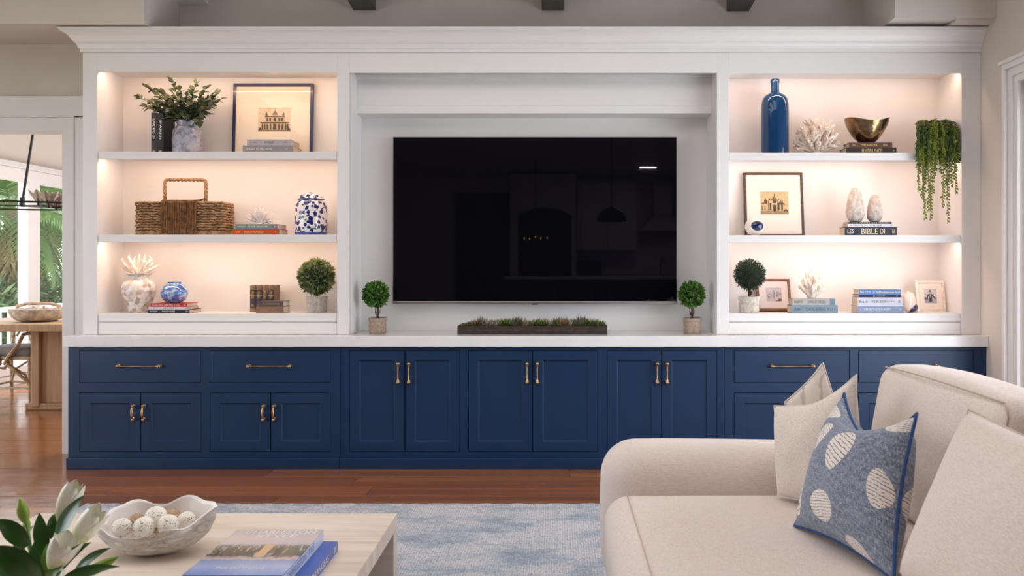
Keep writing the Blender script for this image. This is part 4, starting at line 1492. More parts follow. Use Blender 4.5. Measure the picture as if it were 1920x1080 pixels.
Yn = 5.645
stack(SL[2] + EPS, [(276.5, 355.5, H(582, 589, Yn), Yn, .19, (18, 24, 52), 'navy flat book, lowest in the stack under the small blue vase', [('ROTHSON', 281, 295, .34), ('FRANCE HOUSES', 304, 328, .42), ('CB', 348, 352, .34)], INKW, G),
                    (278.5, 350, H(577, 581.8, Yn), Yn, .2, (226, 218, 218), 'thin white flat book between the red and the navy one', [('H · B', 281, 290, .4), ('ELEGANT HOMES', 306, 326, .45), ('R', 347, 349, .4)], INKD, G),
                    (282, 351, H(570.3, 576.8, Yn), Yn, .17, (184, 16, 26), 'red flat book directly under the small blue vase', [('MICHAEL SMITH', 285, 305, .36), ('HOUSES', 308, 324, .48), ('IN TOWN', 326, 337, .36), ('R', 345, 348, .36)], INKW, G)])
t = NT('iridescent_blue_glaze')
v = t.coord()
n = t.noise(v, 14, 5, .65, 2.2)
t.col(t.ramp(n, [(.36, srgb(38, 68, 142)), (.46, srgb(74, 116, 186)), (.54, srgb(150, 178, 206)), (.66, srgb(198, 196, 204))])).rough(.14)
t.b.inputs['Coat Weight'].default_value = .8
SWIRL = t.mat
ys = 5.735
zb = SL[2] + EPS + H(570.3, 589, Yn) + .001
cs = P(327, 0, ys); cs.z = zb
u = ys / FX
hs_ = lambda py: Z(py, ys) - zb
tag(MB().lathe([(12 * u, 0), (13 * u, .003), (19 * u, hs_(563)), (23.5 * u, hs_(555)), (24.2 * u, hs_(549)), (23 * u, hs_(542)), (18 * u, hs_(535.5)), (12.5 * u, hs_(532.5)), (11.4 * u, hs_(531)), (12.3 * u, hs_(528.6)), (11 * u, hs_(528.6)), (10 * u, hs_(532)), (14 * u, hs_(537))], cs, 48).build('vase', SWIRL, smooth=True, loc=cs),
    'small round blue glazed vase on the red book', 'vase')

# antique books
LEATH = (120, 92, 72)
BANDD = pm('dark_leather_label', srgb(50, 46, 56), .5, c2=srgb(36, 32, 40), scale=40, bump=.1)
BANDG = pm('tan_leather_label', srgb(150, 118, 88), .5, c2=srgb(120, 92, 66), scale=40, bump=.1)
for k, (a, b) in enumerate(((468.3, 479.3), (479.8, 490.8), (491.3, 502.3), (502.8, 513.8))):
    lab = ('antique brown leather book, leftmost of four standing volumes', 'antique brown leather book, second from left of four standing volumes',
           'antique brown leather book, third from left of four standing volumes', 'antique brown leather book, rightmost of four standing volumes')[k]
    upright_book(a, b, SL[2] + EPS, Z(535.5, 5.80), 5.80, .12, LEATH, lab, [('PROSE', .5, .8), ('AD', .2, .3)], GOLD,
                 [(.14, .62, BANDD), (.66, .84, BANDD), (.625, .64, GOLD), (.0, .13, BANDG)] if k != 2 else [(.14, .62, BANDD), (.66, .76, BANDD), (.0, .13, BANDG)])
stack(SL[2] + EPS, [(480, 531.5, H(576, 588.5, Yn), Yn, .145, (134, 104, 86), 'brown flat antique book, lower one in front of the standing volumes', [('LITERATURE', 488, 514, .2)], GOLD, G),
                    (484, 531, H(565.5, 575.5, Yn), Yn, .14, (92, 76, 68), 'dark brown flat antique book, upper one in front of the standing volumes', [('SHAKESPEARE', 492, 524, .22)], GOLD, G)])

# --- topiaries
CONC = pm('pale_concrete', srgb(196, 188, 180), .9, c2=srgb(162, 154, 146), scale=50, bump=.6, bdist=.003)
CONC2 = pm('chalky_white_pot', srgb(222, 214, 204), .9, c2=srgb(188, 178, 166), scale=50, bump=.6, bdist=.003)
CONCT = pm('taupe_concrete', srgb(176, 156, 138), .9, c2=srgb(148, 130, 114), scale=60, bump=.4, bdist=.002)
def leafball(root, c, r, mat, n, L, Wf, seed, spiky=.0, core=None):
    rg = random.Random(seed)
    m = MB()
    for i in range(n):
        z_ = 1 - 2 * (i + .5) / n
        a = i * 2.39996
        s_ = sqrt(1 - z_ * z_)
        d = Vector((s_ * cos(a), s_ * sin(a), z_))
        d = (d + Vector((rg.gauss(0, .12), rg.gauss(0, .12), rg.gauss(0, .12)))).normalized()
        p = c + d * r * rg.uniform(.72, .93)
        dd = (d * (1.0 + spiky) + Vector((rg.gauss(0, .5), rg.gauss(0, .5), rg.gauss(.15, .5)))).normalized()
        q = dd.cross(Vector((rg.gauss(0, 1), rg.gauss(0, 1), rg.gauss(0, 1)))).normalized()
        up = q.cross(dd)
        l = L * rg.uniform(.7, 1.2)
        m.add([p, p + dd * l * .45 + q * l * Wf, p + dd * l + up * l * .08, p + dd * l * .45 - q * l * Wf, p + dd * l * .5 - up * l * .06], [(0, 1, 4), (1, 2, 4), (2, 3, 4), (3, 0, 4)])
    o = m.build('foliage', mat, root); o['kind'] = 'stuff'
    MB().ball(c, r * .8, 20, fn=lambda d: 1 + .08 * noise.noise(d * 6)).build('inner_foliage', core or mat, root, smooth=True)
GREEN_A = pm('boxwood_green', srgb(92, 142, 44), .45, c2=srgb(48, 88, 28), scale=24, bump=.05)
GREEN_B = pm('sage_cedar_green', srgb(138, 148, 96), .6, c2=srgb(78, 94, 56), scale=24, bump=.05)
GREEN_C = pm('dark_cedar_green', srgb(44, 70, 48), .6, c2=srgb(26, 44, 34), scale=24, bump=.05)
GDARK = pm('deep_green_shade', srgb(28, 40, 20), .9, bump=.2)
MOSS = pm('moss', srgb(108, 128, 40), .9, c2=srgb(72, 92, 30), scale=60, bump=1, bdist=.005)

def topiary(pxc, yc, zbase, pyball, rball, pot_px, pot_top, mat, potmat, label, seed, n, L, Wf, group=None, spiky=0, mossy=False, square=False):
    u = yc / FX
    c = P(pxc, 0, yc); c.z = zbase
    root = thing('topiary', c, label, 'plant', group)
    rp = pot_px / 2 * u
    h = Z(pot_top, yc) - zbase
    if square:
        fn = lambda r, z, q: (r * (1 / max(abs(cos(q)), abs(sin(q)))) ** .35 * .97, z)
    else: fn = None
    MB().lathe([(rp * .88, 0), (rp * .93, .004), (rp * .96, h * .8), (rp, h * .82), (rp, h), (rp * .9, h), (rp * .88, h * .88), (.005, h * .88)], c, 36, fn=fn).build('pot', potmat, root, smooth=True)
    MB().lathe([(rp * .88, h * .86), (rp * .7, h * .93), (.004, h * .95)], c, 24, fn=lambda r, z, q: (r, z + .003 * sin(5 * q))).build('soil', MOSS if mossy else SOIL, root, smooth=True)
    cb = P(pxc + (pyball[0] - pxc), pyball[1], yc)
    rb_ = rball * u
    base = c + Vector((0, 0, h * .9))
    st = MB()
    st.tube([base, base + Vector((.002, 0, (cb.z - base.z) * .4)), cb], [.0085, .0075, .007], 8)
    rg = random.Random(seed)
    for k in range(4):
        a = rg.uniform(0, 6.28)
        z_ = rg.uniform(.1, .5)
        p = base + Vector((0, 0, (cb.z - rb_ - base.z) * z_))
        st.tube([p, p + Vector((cos(a) * .014, sin(a) * .01, .016)), p + Vector((cos(a) * .018, sin(a) * .014, .04))], [.0035, .003, .0015], 5)
    st.build('trunk', BARK, root, smooth=True)
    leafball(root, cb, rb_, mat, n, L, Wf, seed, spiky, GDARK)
    return root
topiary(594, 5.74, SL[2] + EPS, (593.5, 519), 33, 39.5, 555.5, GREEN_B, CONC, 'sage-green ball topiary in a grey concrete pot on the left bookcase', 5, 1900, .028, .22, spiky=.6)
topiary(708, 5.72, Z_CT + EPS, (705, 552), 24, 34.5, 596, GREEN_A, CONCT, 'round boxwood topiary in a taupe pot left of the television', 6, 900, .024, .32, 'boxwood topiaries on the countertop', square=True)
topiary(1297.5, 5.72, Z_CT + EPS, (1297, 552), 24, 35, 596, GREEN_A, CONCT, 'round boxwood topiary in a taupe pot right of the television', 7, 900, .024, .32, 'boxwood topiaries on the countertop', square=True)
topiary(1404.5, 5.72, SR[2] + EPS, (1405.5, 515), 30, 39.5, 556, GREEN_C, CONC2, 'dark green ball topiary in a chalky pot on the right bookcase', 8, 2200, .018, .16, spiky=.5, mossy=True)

# --- long wooden tray of moss and succulents
TRAYM = pm('charred_wood', srgb(64, 46, 38), .7, c2=srgb(34, 26, 24), scale=14, stretch=(2, 6, 6), bump=.3, lo=.4, hi=.6)
yt = 5.655
tx0_, tx1_ = X(857.5, yt), X(1139, yt)
tzt = Z(611, yt)
z0 = Z_CT + EPS
dpt = .15
tr = thing('planter_tray', ((tx0_ + tx1_) / 2, yt + dpt / 2, z0), 'long low dark wooden tray planted with moss under the television', 'planter')
m = MB()
m.box(tx0_ + .012, tx1_ - .012, yt + .012, yt + dpt - .012, z0 + .0, z0 + .01)
for (a, b, c_, d) in ((tx0_, tx1_, yt, yt + .012), (tx0_, tx1_, yt + dpt - .012, yt + dpt), (tx0_, tx0_ + .012, yt + .012, yt + dpt - .012), (tx1_ - .012, tx1_, yt + .012, yt + dpt - .012)):
    m.box(a, b, c_, d, z0, tzt)
m.build('tray', TRAYM, tr, bevel=.002)
MB().rbox(tx0_ + .0125, tx1_ - .0125, yt + .0125, yt + dpt - .0125, z0 + .011, tzt - .003, .004).build('soil', SOIL, tr)
rg = random.Random(31)
hts = [(868, 607), (880, 604), (905, 594.5), (918, 601), (945, 599), (972, 595), (990, 602), (1008, 598), (1030, 600), (1058, 596), (1075, 600), (1086, 593), (1102, 598), (1120, 600), (1132, 604)]
cols = [pm('tuft_green', srgb(116, 138, 46), .7, c2=srgb(66, 84, 30), scale=30, bump=.05), pm('tuft_grey_green', srgb(126, 126, 96), .8, c2=srgb(84, 84, 60), scale=30, bump=.05),
        pm('tuft_tan', srgb(170, 140, 108), .8, c2=srgb(118, 92, 70), scale=30, bump=.05), pm('tuft_pale', srgb(176, 168, 146), .8, c2=srgb(122, 112, 92), scale=30, bump=.05)]
seq = [1, 3, 3, 0, 0, 1, 3, 1, 3, 1, 2, 3, 1, 0, 0]
nt = 27
for i in range(nt):
    px = 871 + (1130 - 871) * i / (nt - 1)
    # height by interpolation
    for (a, b) in zip(hts, hts[1:]):
        if a[0] <= px <= b[0]: top = a[1] + (b[1] - a[1]) * (px - a[0]) / (b[0] - a[0]); break
    else: top = 603
    mi = seq[min(14, int(i / nt * 15))]
    for row in (0, 1):
        yy = yt + .05 + .05 * row
        c = P(px + rg.uniform(-2, 2), 0, yy); c.z = tzt - .006
        hh = Z(top, yy) - c.z
        m = MB()
        for k in range(46):
            a = rg.uniform(0, 6.28); el = rg.uniform(.15, 1.5)
            d = Vector((cos(a) * cos(el), sin(a) * cos(el), sin(el)))
            L = (hh * 1.15 if el > .9 else .85 * hh + .010) * rg.uniform(.75, 1.15)
            q = d.cross(Vector((0, 0, 1))).normalized()
            b0 = c + Vector((rg.uniform(-.014, .014), rg.uniform(-.02, .02), 0))
            m.add([b0 - q * .002, b0 + q * .002, b0 + d * L * .6 + q * .0036, b0 + d * L + Vector((0, 0, .002)), b0 + d * L * .6 - q * .0036], [(0, 1, 2, 4), (4, 2, 3)])
        o = m.build('moss_tuft', cols[mi if rg.random() < .75 else rg.randrange(4)], tr)
# ------------------------------------------------------------------ right bookcase
# blue glass bottle
t = NT('deep_blue_glass')
t.col(srgb(14, 76, 128)).rough(.08)
t.b.inputs['Transmission Weight'].default_value = .45
t.b.inputs['IOR'].default_value = 1.3
t.b.inputs['Coat Weight'].default_value = .6
t.bump(t.noise(t.coord((1, 1, .4)), 30, 3), .12, .002)
BLUEG = t.mat
yb2 = 5.76
cb_ = P(1453, 0, yb2); cb_.z = SR[0] + EPS
u = yb2 / FX
hb = lambda py: Z(py, yb2) - cb_.z
tag(MB().lathe([(24 * u, 0), (25.6 * u, .004), (25.8 * u, hb(215)), (25.3 * u, hb(196)), (23.5 * u, hb(187)), (19 * u, hb(180)), (12 * u, hb(176)), (8.4 * u, hb(173.5)), (7.6 * u, hb(169)), (7.6 * u, hb(156)), (8.5 * u, hb(155)), (8.5 * u, hb(150)), (8 * u, hb(149)),
               (6 * u, hb(149)), (6 * u, hb(170)), (10 * u, hb(177.5)), (18 * u, hb(182)), (22.5 * u, hb(190)), (24 * u, hb(200)), (24 * u, .012), (.01, .008)], cb_, 48).build('bottle', BLUEG, smooth=True, loc=cb_),
    'tall cobalt blue glass bottle on the top right shelf', 'bottle')

def coral_head(pxc, Y, z0, rx_px, ztop_py, n, depth, label, mat, seed, thick=.006, wide=1.0, spread=.75):
    c = P(pxc, 0, Y); c.z = z0
    u = Y / FX
    Rr = rx_px * u
    Hh = Z(ztop_py, Y) - z0
    rg = random.Random(seed)
    m = MB()
    m.lathe([(Rr * .28, .0), (Rr * .36, .008), (Rr * .3, .02), (Rr * .16, .03), (.004, .034)], c, 20, fn=lambda r, z, q: (r * (1 + .15 * sin(3 * q)), z))
    for i in range(n):
        z_ = (i + .5) / n
        a = i * 2.39996 + rg.uniform(-.2, .2)
        el = math.asin(min(1, .06 + z_ * .94))
        d = Vector((cos(a) * cos(el), sin(a) * cos(el) * .8, sin(el) * 1.0))
        tgt = Vector((Rr * d.x * wide, Rr * d.y, Hh * (.22 + .78 * d.z)))
        b = c + Vector((d.x * Rr * .12, d.y * Rr * .12, .014))
        full = (c + tgt - b)
        L1 = full.length * .45
        grow(m, b, (full.normalized() + Vector((0, 0, .1))).normalized(), L1, thick, depth, rg, spread, 1, 2, .9, .95, .1) if depth else None
        # keep the branch reaching to the outline
        grow(m, b, full.normalized(), full.length * .94, thick * .95, 0, rg, spread, 1, 2, .72, .9, .05)
    # fit the branches to the outline
    for p in m.v:
        dx = (p.x - c.x) / (Rr * 1.02); dz = (p.z - c.z) / (Hh * 1.01); dy = (p.y - c.y) / (Rr * .95)
        k = sqrt(dx * dx + dy * dy + max(0, dz - .3) ** 2 * 1.6)
        if k > 1:
            f = 1 / k
            p.x = c.x + (p.x - c.x) * f; p.y = c.y + (p.y - c.y) * f
            p.z = c.z + min(p.z - c.z, Hh * 1.02)
        p.z = max(min(p.z, c.z + Hh * 1.02), c.z)
    return tag(m.build('coral', mat, smooth=2, loc=c), label, 'coral')
coral_head(1531, 5.76, SR[0] + EPS, 42, 222, 34, 2, 'large branching white coral between the blue bottle and the bronze bowl', CORAL, 2, .0125)

stack(SR[0] + EPS, [(1587, 1681, H(276, 287, Yb), Yb, .14, (46, 24, 20), 'dark brown flat book with gold title, lower one under the bronze bowl', [('BEAUTIFUL PLACES', 1616, 1654, .56), ('R', 1675, 1677, .3)], GOLD, G),
                    (1592, 1673, H(266.5, 275.8, Yb), Yb, .12, (88, 54, 40), 'brown flat book with gold title directly under the bronze bowl', [('ERIC', 1598, 1605, .36), ('THE HOUSE', 1613, 1645, .42), ('BOOK', 1656, 1664, .3)], GOLD, G)])
t = NT('hammered_bronze')
v = t.coord()
t.col(t.ramp(t.noise(v, 9, 3), [(.35, srgb(96, 78, 56)), (.65, srgb(176, 150, 116))])).rough(.22)
t.b.inputs['Metallic'].default_value = 1
t.bump(t.voro(v, 60, 'SMOOTH_F1'), .3, .004, t.bump(t.noise(v, 16, 2), .3, .006))
BRONZE = t.mat
yo = 5.73
co = P(1625.3, 0, yo); co.z = SR[0] + EPS + H(266.5, 287, Yb) + .001
u = yo / FX
ho = Z(224, yo) - co.z
def fnb(r, z, q):
    # rim dips front and back
    f = (z / ho) ** 2 if z > 0 else 0
    return r, z - .028 * f * abs(sin(q)) ** 2.5 + .008 * f * abs(cos(q))
pb = [(9 * u, 0), (11 * u, .001), (18 * u, ho * .12), (27 * u, ho * .34), (34 * u, ho * .6), (38.5 * u, ho * .82), (40.5 * u, ho)]
tag(MB().lathe(pb + [(39.6 * u, ho * 1.005)] + [(r - .004, z + .004) for r, z in reversed(pb[2:-1])] + [(.006, .006)], co, 64, fn=fnb).build('bowl', BRONZE, smooth=True, loc=co),
    'hammered bronze bowl with a dipped rim on two brown books', 'bowl')

# trailing plant
yp = 5.715
cp = P(1760, 0, yp); cp.z = SR[0] + EPS
TRAIL = pm('trailing_green', srgb(128, 136, 44), .55, c2=srgb(84, 98, 26), scale=20, bump=.05)
TRAIL_D = pm('trailing_green_dark', srgb(78, 96, 34), .55, c2=srgb(44, 62, 20), scale=20, bump=.05)
POTG = pm('slate_pot', srgb(96, 100, 108), .6, c2=srgb(72, 76, 84), scale=30, bump=.2)
u = yp / FX
tp = thing('trailing_plant', cp, 'trailing green succulent spilling over the top right shelf', 'plant')
hp = Z(232, yp) - cp.z
MB().lathe([(24 * u, 0), (29 * u, hp * .9), (30 * u, hp), (27 * u, hp), (25 * u, hp * .85), (.004, hp * .85)], cp, 28).build('pot', POTG, tp, smooth=True)
MB().ball(cp + Vector((0, 0, hp)), (29 * u, 26 * u, .018), 20, fn=lambda d: 1 + .12 * noise.noise(d * 5)).build('crown', TRAIL_D, tp, smooth=True)
rg = random.Random(17)
strands = []
# long strands: (px, end py, front distance)
for (px, pe) in ((1722, 358), (1733, 410), (1741, 393), (1746, 411), (1729, 372), (1768, 388), (1778, 417), (1785, 350), (1790, 362), (1737, 345), (1752, 330), (1773, 345), (1782, 340), (1725, 320), (1748, 360), (1756, 318), (1764, 322), (1793, 320)):
    strands.append((px, pe, rg.uniform(.0, .03), True))
for k in range(44):
    a = rg.random()
    px = 1720 + 78 * ((k + .5) / 44)
    if 1757 < px < 1765 and k % 2: continue
    strands.append((px, rg.uniform(272, 312), rg.uniform(.0, .05), False))
YS = YH - .012
for (px, pe, df, lng) in strands:
    xe = X(px, YS - df)
    ztop = cp.z + hp + .012 - abs(px - 1760) * .0002
    ztop += .022 * abs(sin((px - 1715) * .115)) - .012
    start = Vector((cp.x + (xe - cp.x) * .6, cp.y - .02 - rg.uniform(0, .03), ztop - rg.uniform(0, .01)))
    ang = (px - 1760) / 40
    rim = Vector((xe * .94 + cp.x * .06, YS - df + .035 + .03 * abs(ang), ztop + rg.uniform(-.006, .01)))
    over = Vector((xe, YS - df + .008 * abs(ang), ztop - .05))
    end = Vector((xe + rg.uniform(-.006, .006), YS - df, Z(pe, YS - df)))
    pts = []
    N = 16
    for i in range(N + 1):
        t_ = i / N
        if t_ < .3:
            s_ = t_ / .3
            p = start * (1 - s_) ** 2 + rim * 2 * s_ * (1 - s_) + over * s_ * s_
        else:
            s_ = (t_ - .3) / .7
            p = over.lerp(end, s_) + Vector((.003 * sin(s_ * 9 + px), 0, 0))
        pts.append(p)
    m = MB()
    m.tube(pts, .0016, 4)
    T = sum((pts[i + 1] - pts[i]).length for i in range(N))
    nl = int(T / .0082)
    for j in range(nl):
        t_ = (j + .5) / nl * N
        k_ = min(N - 1, int(t_))
        p = pts[k_].lerp(pts[k_ + 1], t_ - k_)
        d = (pts[k_ + 1] - pts[k_]).normalized()
        s_ = 1 if j % 2 else -1
        sd = Vector((s_ * rg.uniform(.2, 1), rg.uniform(-1.1, .3), rg.uniform(-.5, .2))).normalized()
        l = rg.uniform(.019, .027) * (1 if lng else 1.05)
        q = sd.cross(d).normalized()
        w_ = l * .3
        tip = p + (sd * .75 + d * .8).normalized() * l
        mid = (p + tip) / 2
        side = (tip - p).cross(q).normalized()
        m.add([p, mid + side * w_ + q * .001, tip, mid - side * w_ + q * .001, mid - q * .003], [(0, 1, 4), (1, 2, 4), (2, 3, 4), (3, 0, 4)])
    m.build('strand', TRAIL if (lng or rg.random() < .35) else TRAIL_D, tp)

# --- right, middle shelf
WALN = pm('dark_walnut_frame', srgb(84, 60, 48), .45, c2=srgb(52, 38, 34), scale=12, stretch=(1, 1, 6), bump=.1)
MATW = pm('white_mat_board', srgb(238, 224, 214), .8, bump=.02)
def art_house(m, x0, x1, z0, z1, y):
    W, Hh = x1 - x0, z1 - z0
    k = [0]
    def rc(a, b, c, d, mi):
        k[0] += 1
        yy = y - .0003 - k[0] * .00003
        m.add([(x0 + W * a, yy, z0 + Hh * c), (x0 + W * b, yy, z0 + Hh * c), (x0 + W * b, yy, z0 + Hh * d), (x0 + W * a, yy, z0 + Hh * d)], [(0, 1, 2, 3)], mi)
    def tri(a, b, c, d, mi, ap=None):
        k[0] += 1
        yy = y - .0003 - k[0] * .00003
        ap = (a + b) / 2 if ap is None else ap
        m.add([(x0 + W * a, yy, z0 + Hh * c), (x0 + W * b, yy, z0 + Hh * c), (x0 + W * ap, yy, z0 + Hh * d)], [(0, 1, 2)], mi)
    rc(0, 1, 0, 1, 0)
    rc(0, 1, 0, .16, 4)
    for (a, b, c, d) in ((.12, .26, .4, .72), (.6, .7, .4, .74), (.72, .82, .4, .7), (.28, .38, .5, .74)): tri(a, b, c, d, 3); rc(a + .02, b - .02, c, (c + d) / 2 + .08, 3)
    rc(.0, .24, .18, .48, 1); tri(-.0, .24, .46, .54, 2, .12)
    rc(.24, .78, .16, .62, 1)
    tri(.34, .64, .6, .8, 2); rc(.49, .51, .78, .92, 3)
    tri(.6, .92, .42, .62, 2, .72); rc(.7, .97, .16, .42, 1)
    rc(.45, .57, .14, .42, 3); rc(.45, .57, .5, .6, 3)
    for q in (.33, .62, .74): rc(q, q + .06, .18, .5, 3)
    rc(.27, .3, .16, .6, 2); rc(.6, .62, .16, .6, 2); rc(.04, .08, .2, .38, 2); rc(.14, .18, .2, .38, 2)
    tri(.8, 1, .14, .24, 3, .9)
    return [flatc('aged_sky', 212, 184, 140), flatc('aged_wall', 206, 178, 134), flatc('aged_roof', 118, 104, 76), flatc('aged_dark', 70, 62, 46), flatc('aged_ground', 158, 132, 96)]
picture_frame('picture_frame', 1394, 1504.5, 324, SR[1] + EPS, 5.86, 5.918, .0165, MATW, WALN,
              'dark walnut framed sepia house print on the middle right shelf', art_house, (.255, .77, .33, .715))
GEOW = pm('white_polished_stone', srgb(236, 226, 216), .25, c2=srgb(220, 208, 198), scale=14, coat=.4, bump=.03)
GEOB = pm('navy_polished_stone', srgb(14, 24, 66), .06, c2=srgb(34, 48, 96), scale=20, coat=.8, bump=.02)
yg = 5.69
cg = P(1416, 0, yg); rx_, rz_ = 19.5 * yg / FX, 0
rz_ = (Z(408.5, yg) - SR[1]) / 2
cg.z = SR[1] + rz_ + EPS
go = thing('stone_ornament', (cg.x, cg.y, SR[1] + EPS), 'oval white stone ornament with a navy eye-like center', 'ornament')
MB().ball(cg, (rx_, .045, rz_), 32).build('body', GEOW, go, smooth=True)
MB().ball(cg + Vector((.004, -.028, .003)), (12.6 * yg / FX, .024, rz_ * .6), 28).build('center', GEOB, go, smooth=True)

stack(SR[1] + EPS, [(1584, 1682, H(425.5, 441, Yb), Yb, .115, (34, 36, 52), 'thick black flat book with large gold letters, lowest under the carved vases', [('LES', 1589, 1601, .5), ('BIBLE', 1615, 1646, .68), ('DI', 1650, 1659, .6), ('NI', 1673, 1678, .5)], pm('pale_gold_ink', srgb(226, 206, 170), .5, bump=.01), G),
                    (1590, 1675, H(419, 425, Yb), Yb, .12, (226, 220, 228), 'thin white flat book, middle one under the carved vases', [('A HOME BY THE SEA', 1594, 1654, .4), ('CB', 1669, 1672, .4)], INKD, G),
                    (1590.5, 1672, H(415.2, 418.7, Yb), Yb, .115, (30, 30, 46), 'thinnest navy flat book directly under the carved vases', [('THE FINEST INTERIORS', 1596, 1668, .36)], INKW, G)])
CARVE = pm('carved_chalk', srgb(226, 214, 204), .9, c2=srgb(186, 170, 160), scale=30, bump=.9, bdist=.004)
def carved_vase(pxc, rpx, pytop, label, seed):
    Y = 5.72
    z0 = SR[1] + EPS + H(415.2, 441, Yb) + .0015
    c = P(pxc, 0, Y); c.z = z0
    u = Y / FX
    h = Z(pytop, Y) - z0
    r = rpx * u
    def fn(rr, z, q):
        g = .11 * abs(cos(5.5 * q + 2.2 * sin(z / h * 5 + seed))) ** .5 - .05 + .09 * noise.noise(Vector((cos(q) * 3 + seed, sin(q) * 3, z / h * 9)))
        return rr * (1 + g * (0.4 + min(1, z / h * 1.5))), z
    pr = [(r * .55, 0), (r * .72, h * .04), (r * .95, h * .16), (r, h * .3), (r * .97, h * .42), (r * .88, h * .56), (r * .76, h * .7), (r * .63, h * .82), (r * .5, h * .92), (r * .4, h * .985), (r * .33, h), (r * .22, h * .98), (r * .2, h * .9)]
    # refine
    pp = []
    for a, b in zip(pr, pr[1:]):
        pp += [a, ((a[0] + b[0]) / 2, (a[1] + b[1]) / 2)]
    pp.append(pr[-1])
    return tag(MB().lathe(pp, c, 64, fn=fn).build('vase', CARVE, smooth=2, loc=c), label, 'vase')
carved_vase(1603.5, 16.6, 352.5, 'taller carved chalk-white bud vase on the navy book', 1)
carved_vase(1640, 13.8, 365, 'shorter carved chalk-white bud vase on the navy book', 4)

# --- right, bottom shelf
WOODF = pm('brown_wood_frame', srgb(136, 96, 72), .5, c2=srgb(104, 70, 52), scale=12, stretch=(1, 1, 6), bump=.1)
MATP = pm('pale_mat_board', srgb(232, 224, 226), .8, bump=.02)
def art_trees(m, x0, x1, z0, z1, y):
    W, Hh = x1 - x0, z1 - z0
    m.quad((x0, y - .0003, z0), (x1, y - .0003, z0), (x1, y - .0003, z1), (x0, y - .0003, z1), 0)
    k = 0
    for (cx, cz, rx, rz, mi) in ((.5, .6, .1, .24, 1), (.76, .58, .09, .16, 1), (.22, .42, .16, .16, 1), (.22, .42, .08, .07, 0), (.92, .56, .07, .1, 1), (.5, .3, .03, .14, 2), (.16, .28, .03, .12, 2), (.7, .4, .05, .08, 2), (.88, .1, .12, .12, 3), (.72, .03, .12, .05, 3)):
        k += 1
        pts = []
        for i in range(14):
            q = 2 * pi * i / 14
            px_ = min(max(cx + rx * cos(q), 0), 1); pz_ = min(max(cz + rz * sin(q), 0), 1)
            pts.append((x0 + W * px_, z0 + Hh * pz_))
        m.poly(pts, y - .0004 - k * .00004, mi)
    return [flatc('print_grey', 206, 204, 212), flatc('print_mid', 166, 164, 176), flatc('print_dark', 130, 128, 142), flatc('print_olive', 112, 100, 72)]
picture_frame('picture_frame', 1417, 1480.5, 524, SR[2] + EPS, 5.855, 5.92, .017, MATP, WOODF,
              'small brown wooden picture frame behind the dark green topiary', art_trees, (.24, .77, .26, .76))
stack(SR[2] + EPS, [(1483, 1571, H(573.3, 588.6, Yn), Yn, .105, (126, 146, 158), 'grey-blue flat book, lower one under the small coral', [('SPLASH', 1489, 1501, .36), ('COASTAL RETREATS', 1511, 1547, .4), ('CO 6', 1552, 1567, .3)], INKD, G),
                    (1486, 1566, H(561, 573, Yn), Yn, .10, (180, 176, 172), 'patterned grey flat book directly under the small coral', [('SEASIDE STYLE', 1489, 1505, .4), ('LIVING BY THE SEA', 1515, 1548, .44), ('B', 1561, 1564, .5)], INKD, G)])
MB().box(X(1556, Yn - .001), X(1566, Yn - .001), Yn - .0012, Yn + .001, SR[2] + H(573.3, 588.6, Yn) + .0015, SR[2] + H(561, 588.6, Yn) - .001).build('spine_label', pm('teal_label', srgb(112, 132, 150), .6, bump=.02), [o for o in bpy.data.objects if o.get('label') == 'patterned grey flat book directly under the small coral'][0])
coral_head(1522, 5.70, SR[2] + EPS + H(561, 588.6, Yn) + .001, 24, 503, 21, 1, 'small stubby white coral on the two grey-blue books', CORAL, 14, .0165, spread=.6)

stack(SR[2] + EPS, [(1607, 1695.5, H(574.5, 588.6, Yn), Yn, .12, (132, 146, 174), 'pale slate-blue flat book, lowest of the four-book stack', [('A', 1613, 1615, .3), ('LIFE IN THE COUNTRY', 1620, 1671, .26), ('m', 1687, 1690, .2)], INKW, G),
                    (1608, 1693, H(558.7, 574.2, Yn), Yn, .12, (208, 206, 224), 'lavender-white flat book, third from the top of the four-book stack', [('Beach', 1611, 1627, .3), ('THE BIG BOOK', 1634, 1661, .3), ('CHIC', 1662, 1678, .2), ('B', 1684.5, 1688, .3)], INKD, G),
                    (1611, 1690, H(553.4, 558.4, Yn), Yn, .13, (10, 14, 62), 'thin navy flat book, second from the top of the four-book stack', [('BLUE PARADISE', 1637, 1659, .4), ('B', 1681, 1683, .3)], INKW, G),
                    (1611, 1689.5, H(543.6, 553.2, Yn), Yn, .12, (92, 128, 182), 'sky-blue flat book, topmost of the four-book stack', [('THE CITIES OF THE Mediterranean South', 1612, 1688, .42)], INKW, G)])
# shell ornament
ysh = 5.72
csx = P(1705, 0, ysh)
so = thing('shell_ornament', (csx.x, ysh, SR[2] + EPS), 'glossy white shell ornament with a dark blue base beside the books', 'ornament')
m = MB()
cz_ = P(1703, 567, ysh)
def fsh(d):
    return 1 - .16 * max(0, -d.z) ** 2 + .07 * sin(d.x * 9 + d.z * 3) * max(0, d.z)
m.ball(cz_, (13.5 * ysh / FX, .04, 21 * ysh / FX), 30, fn=fsh)
m.build('shell', pm('glossy_shell', srgb(240, 222, 214), .18, c2=srgb(238, 204, 190), scale=8, coat=.7, bump=.03), so, smooth=True)
m = MB().ball((csx.x + .012, ysh + .012, SR[2] + .035), (14 * ysh / FX, .045, .0345), 24)
m.build('base', GEOB, so, smooth=True)
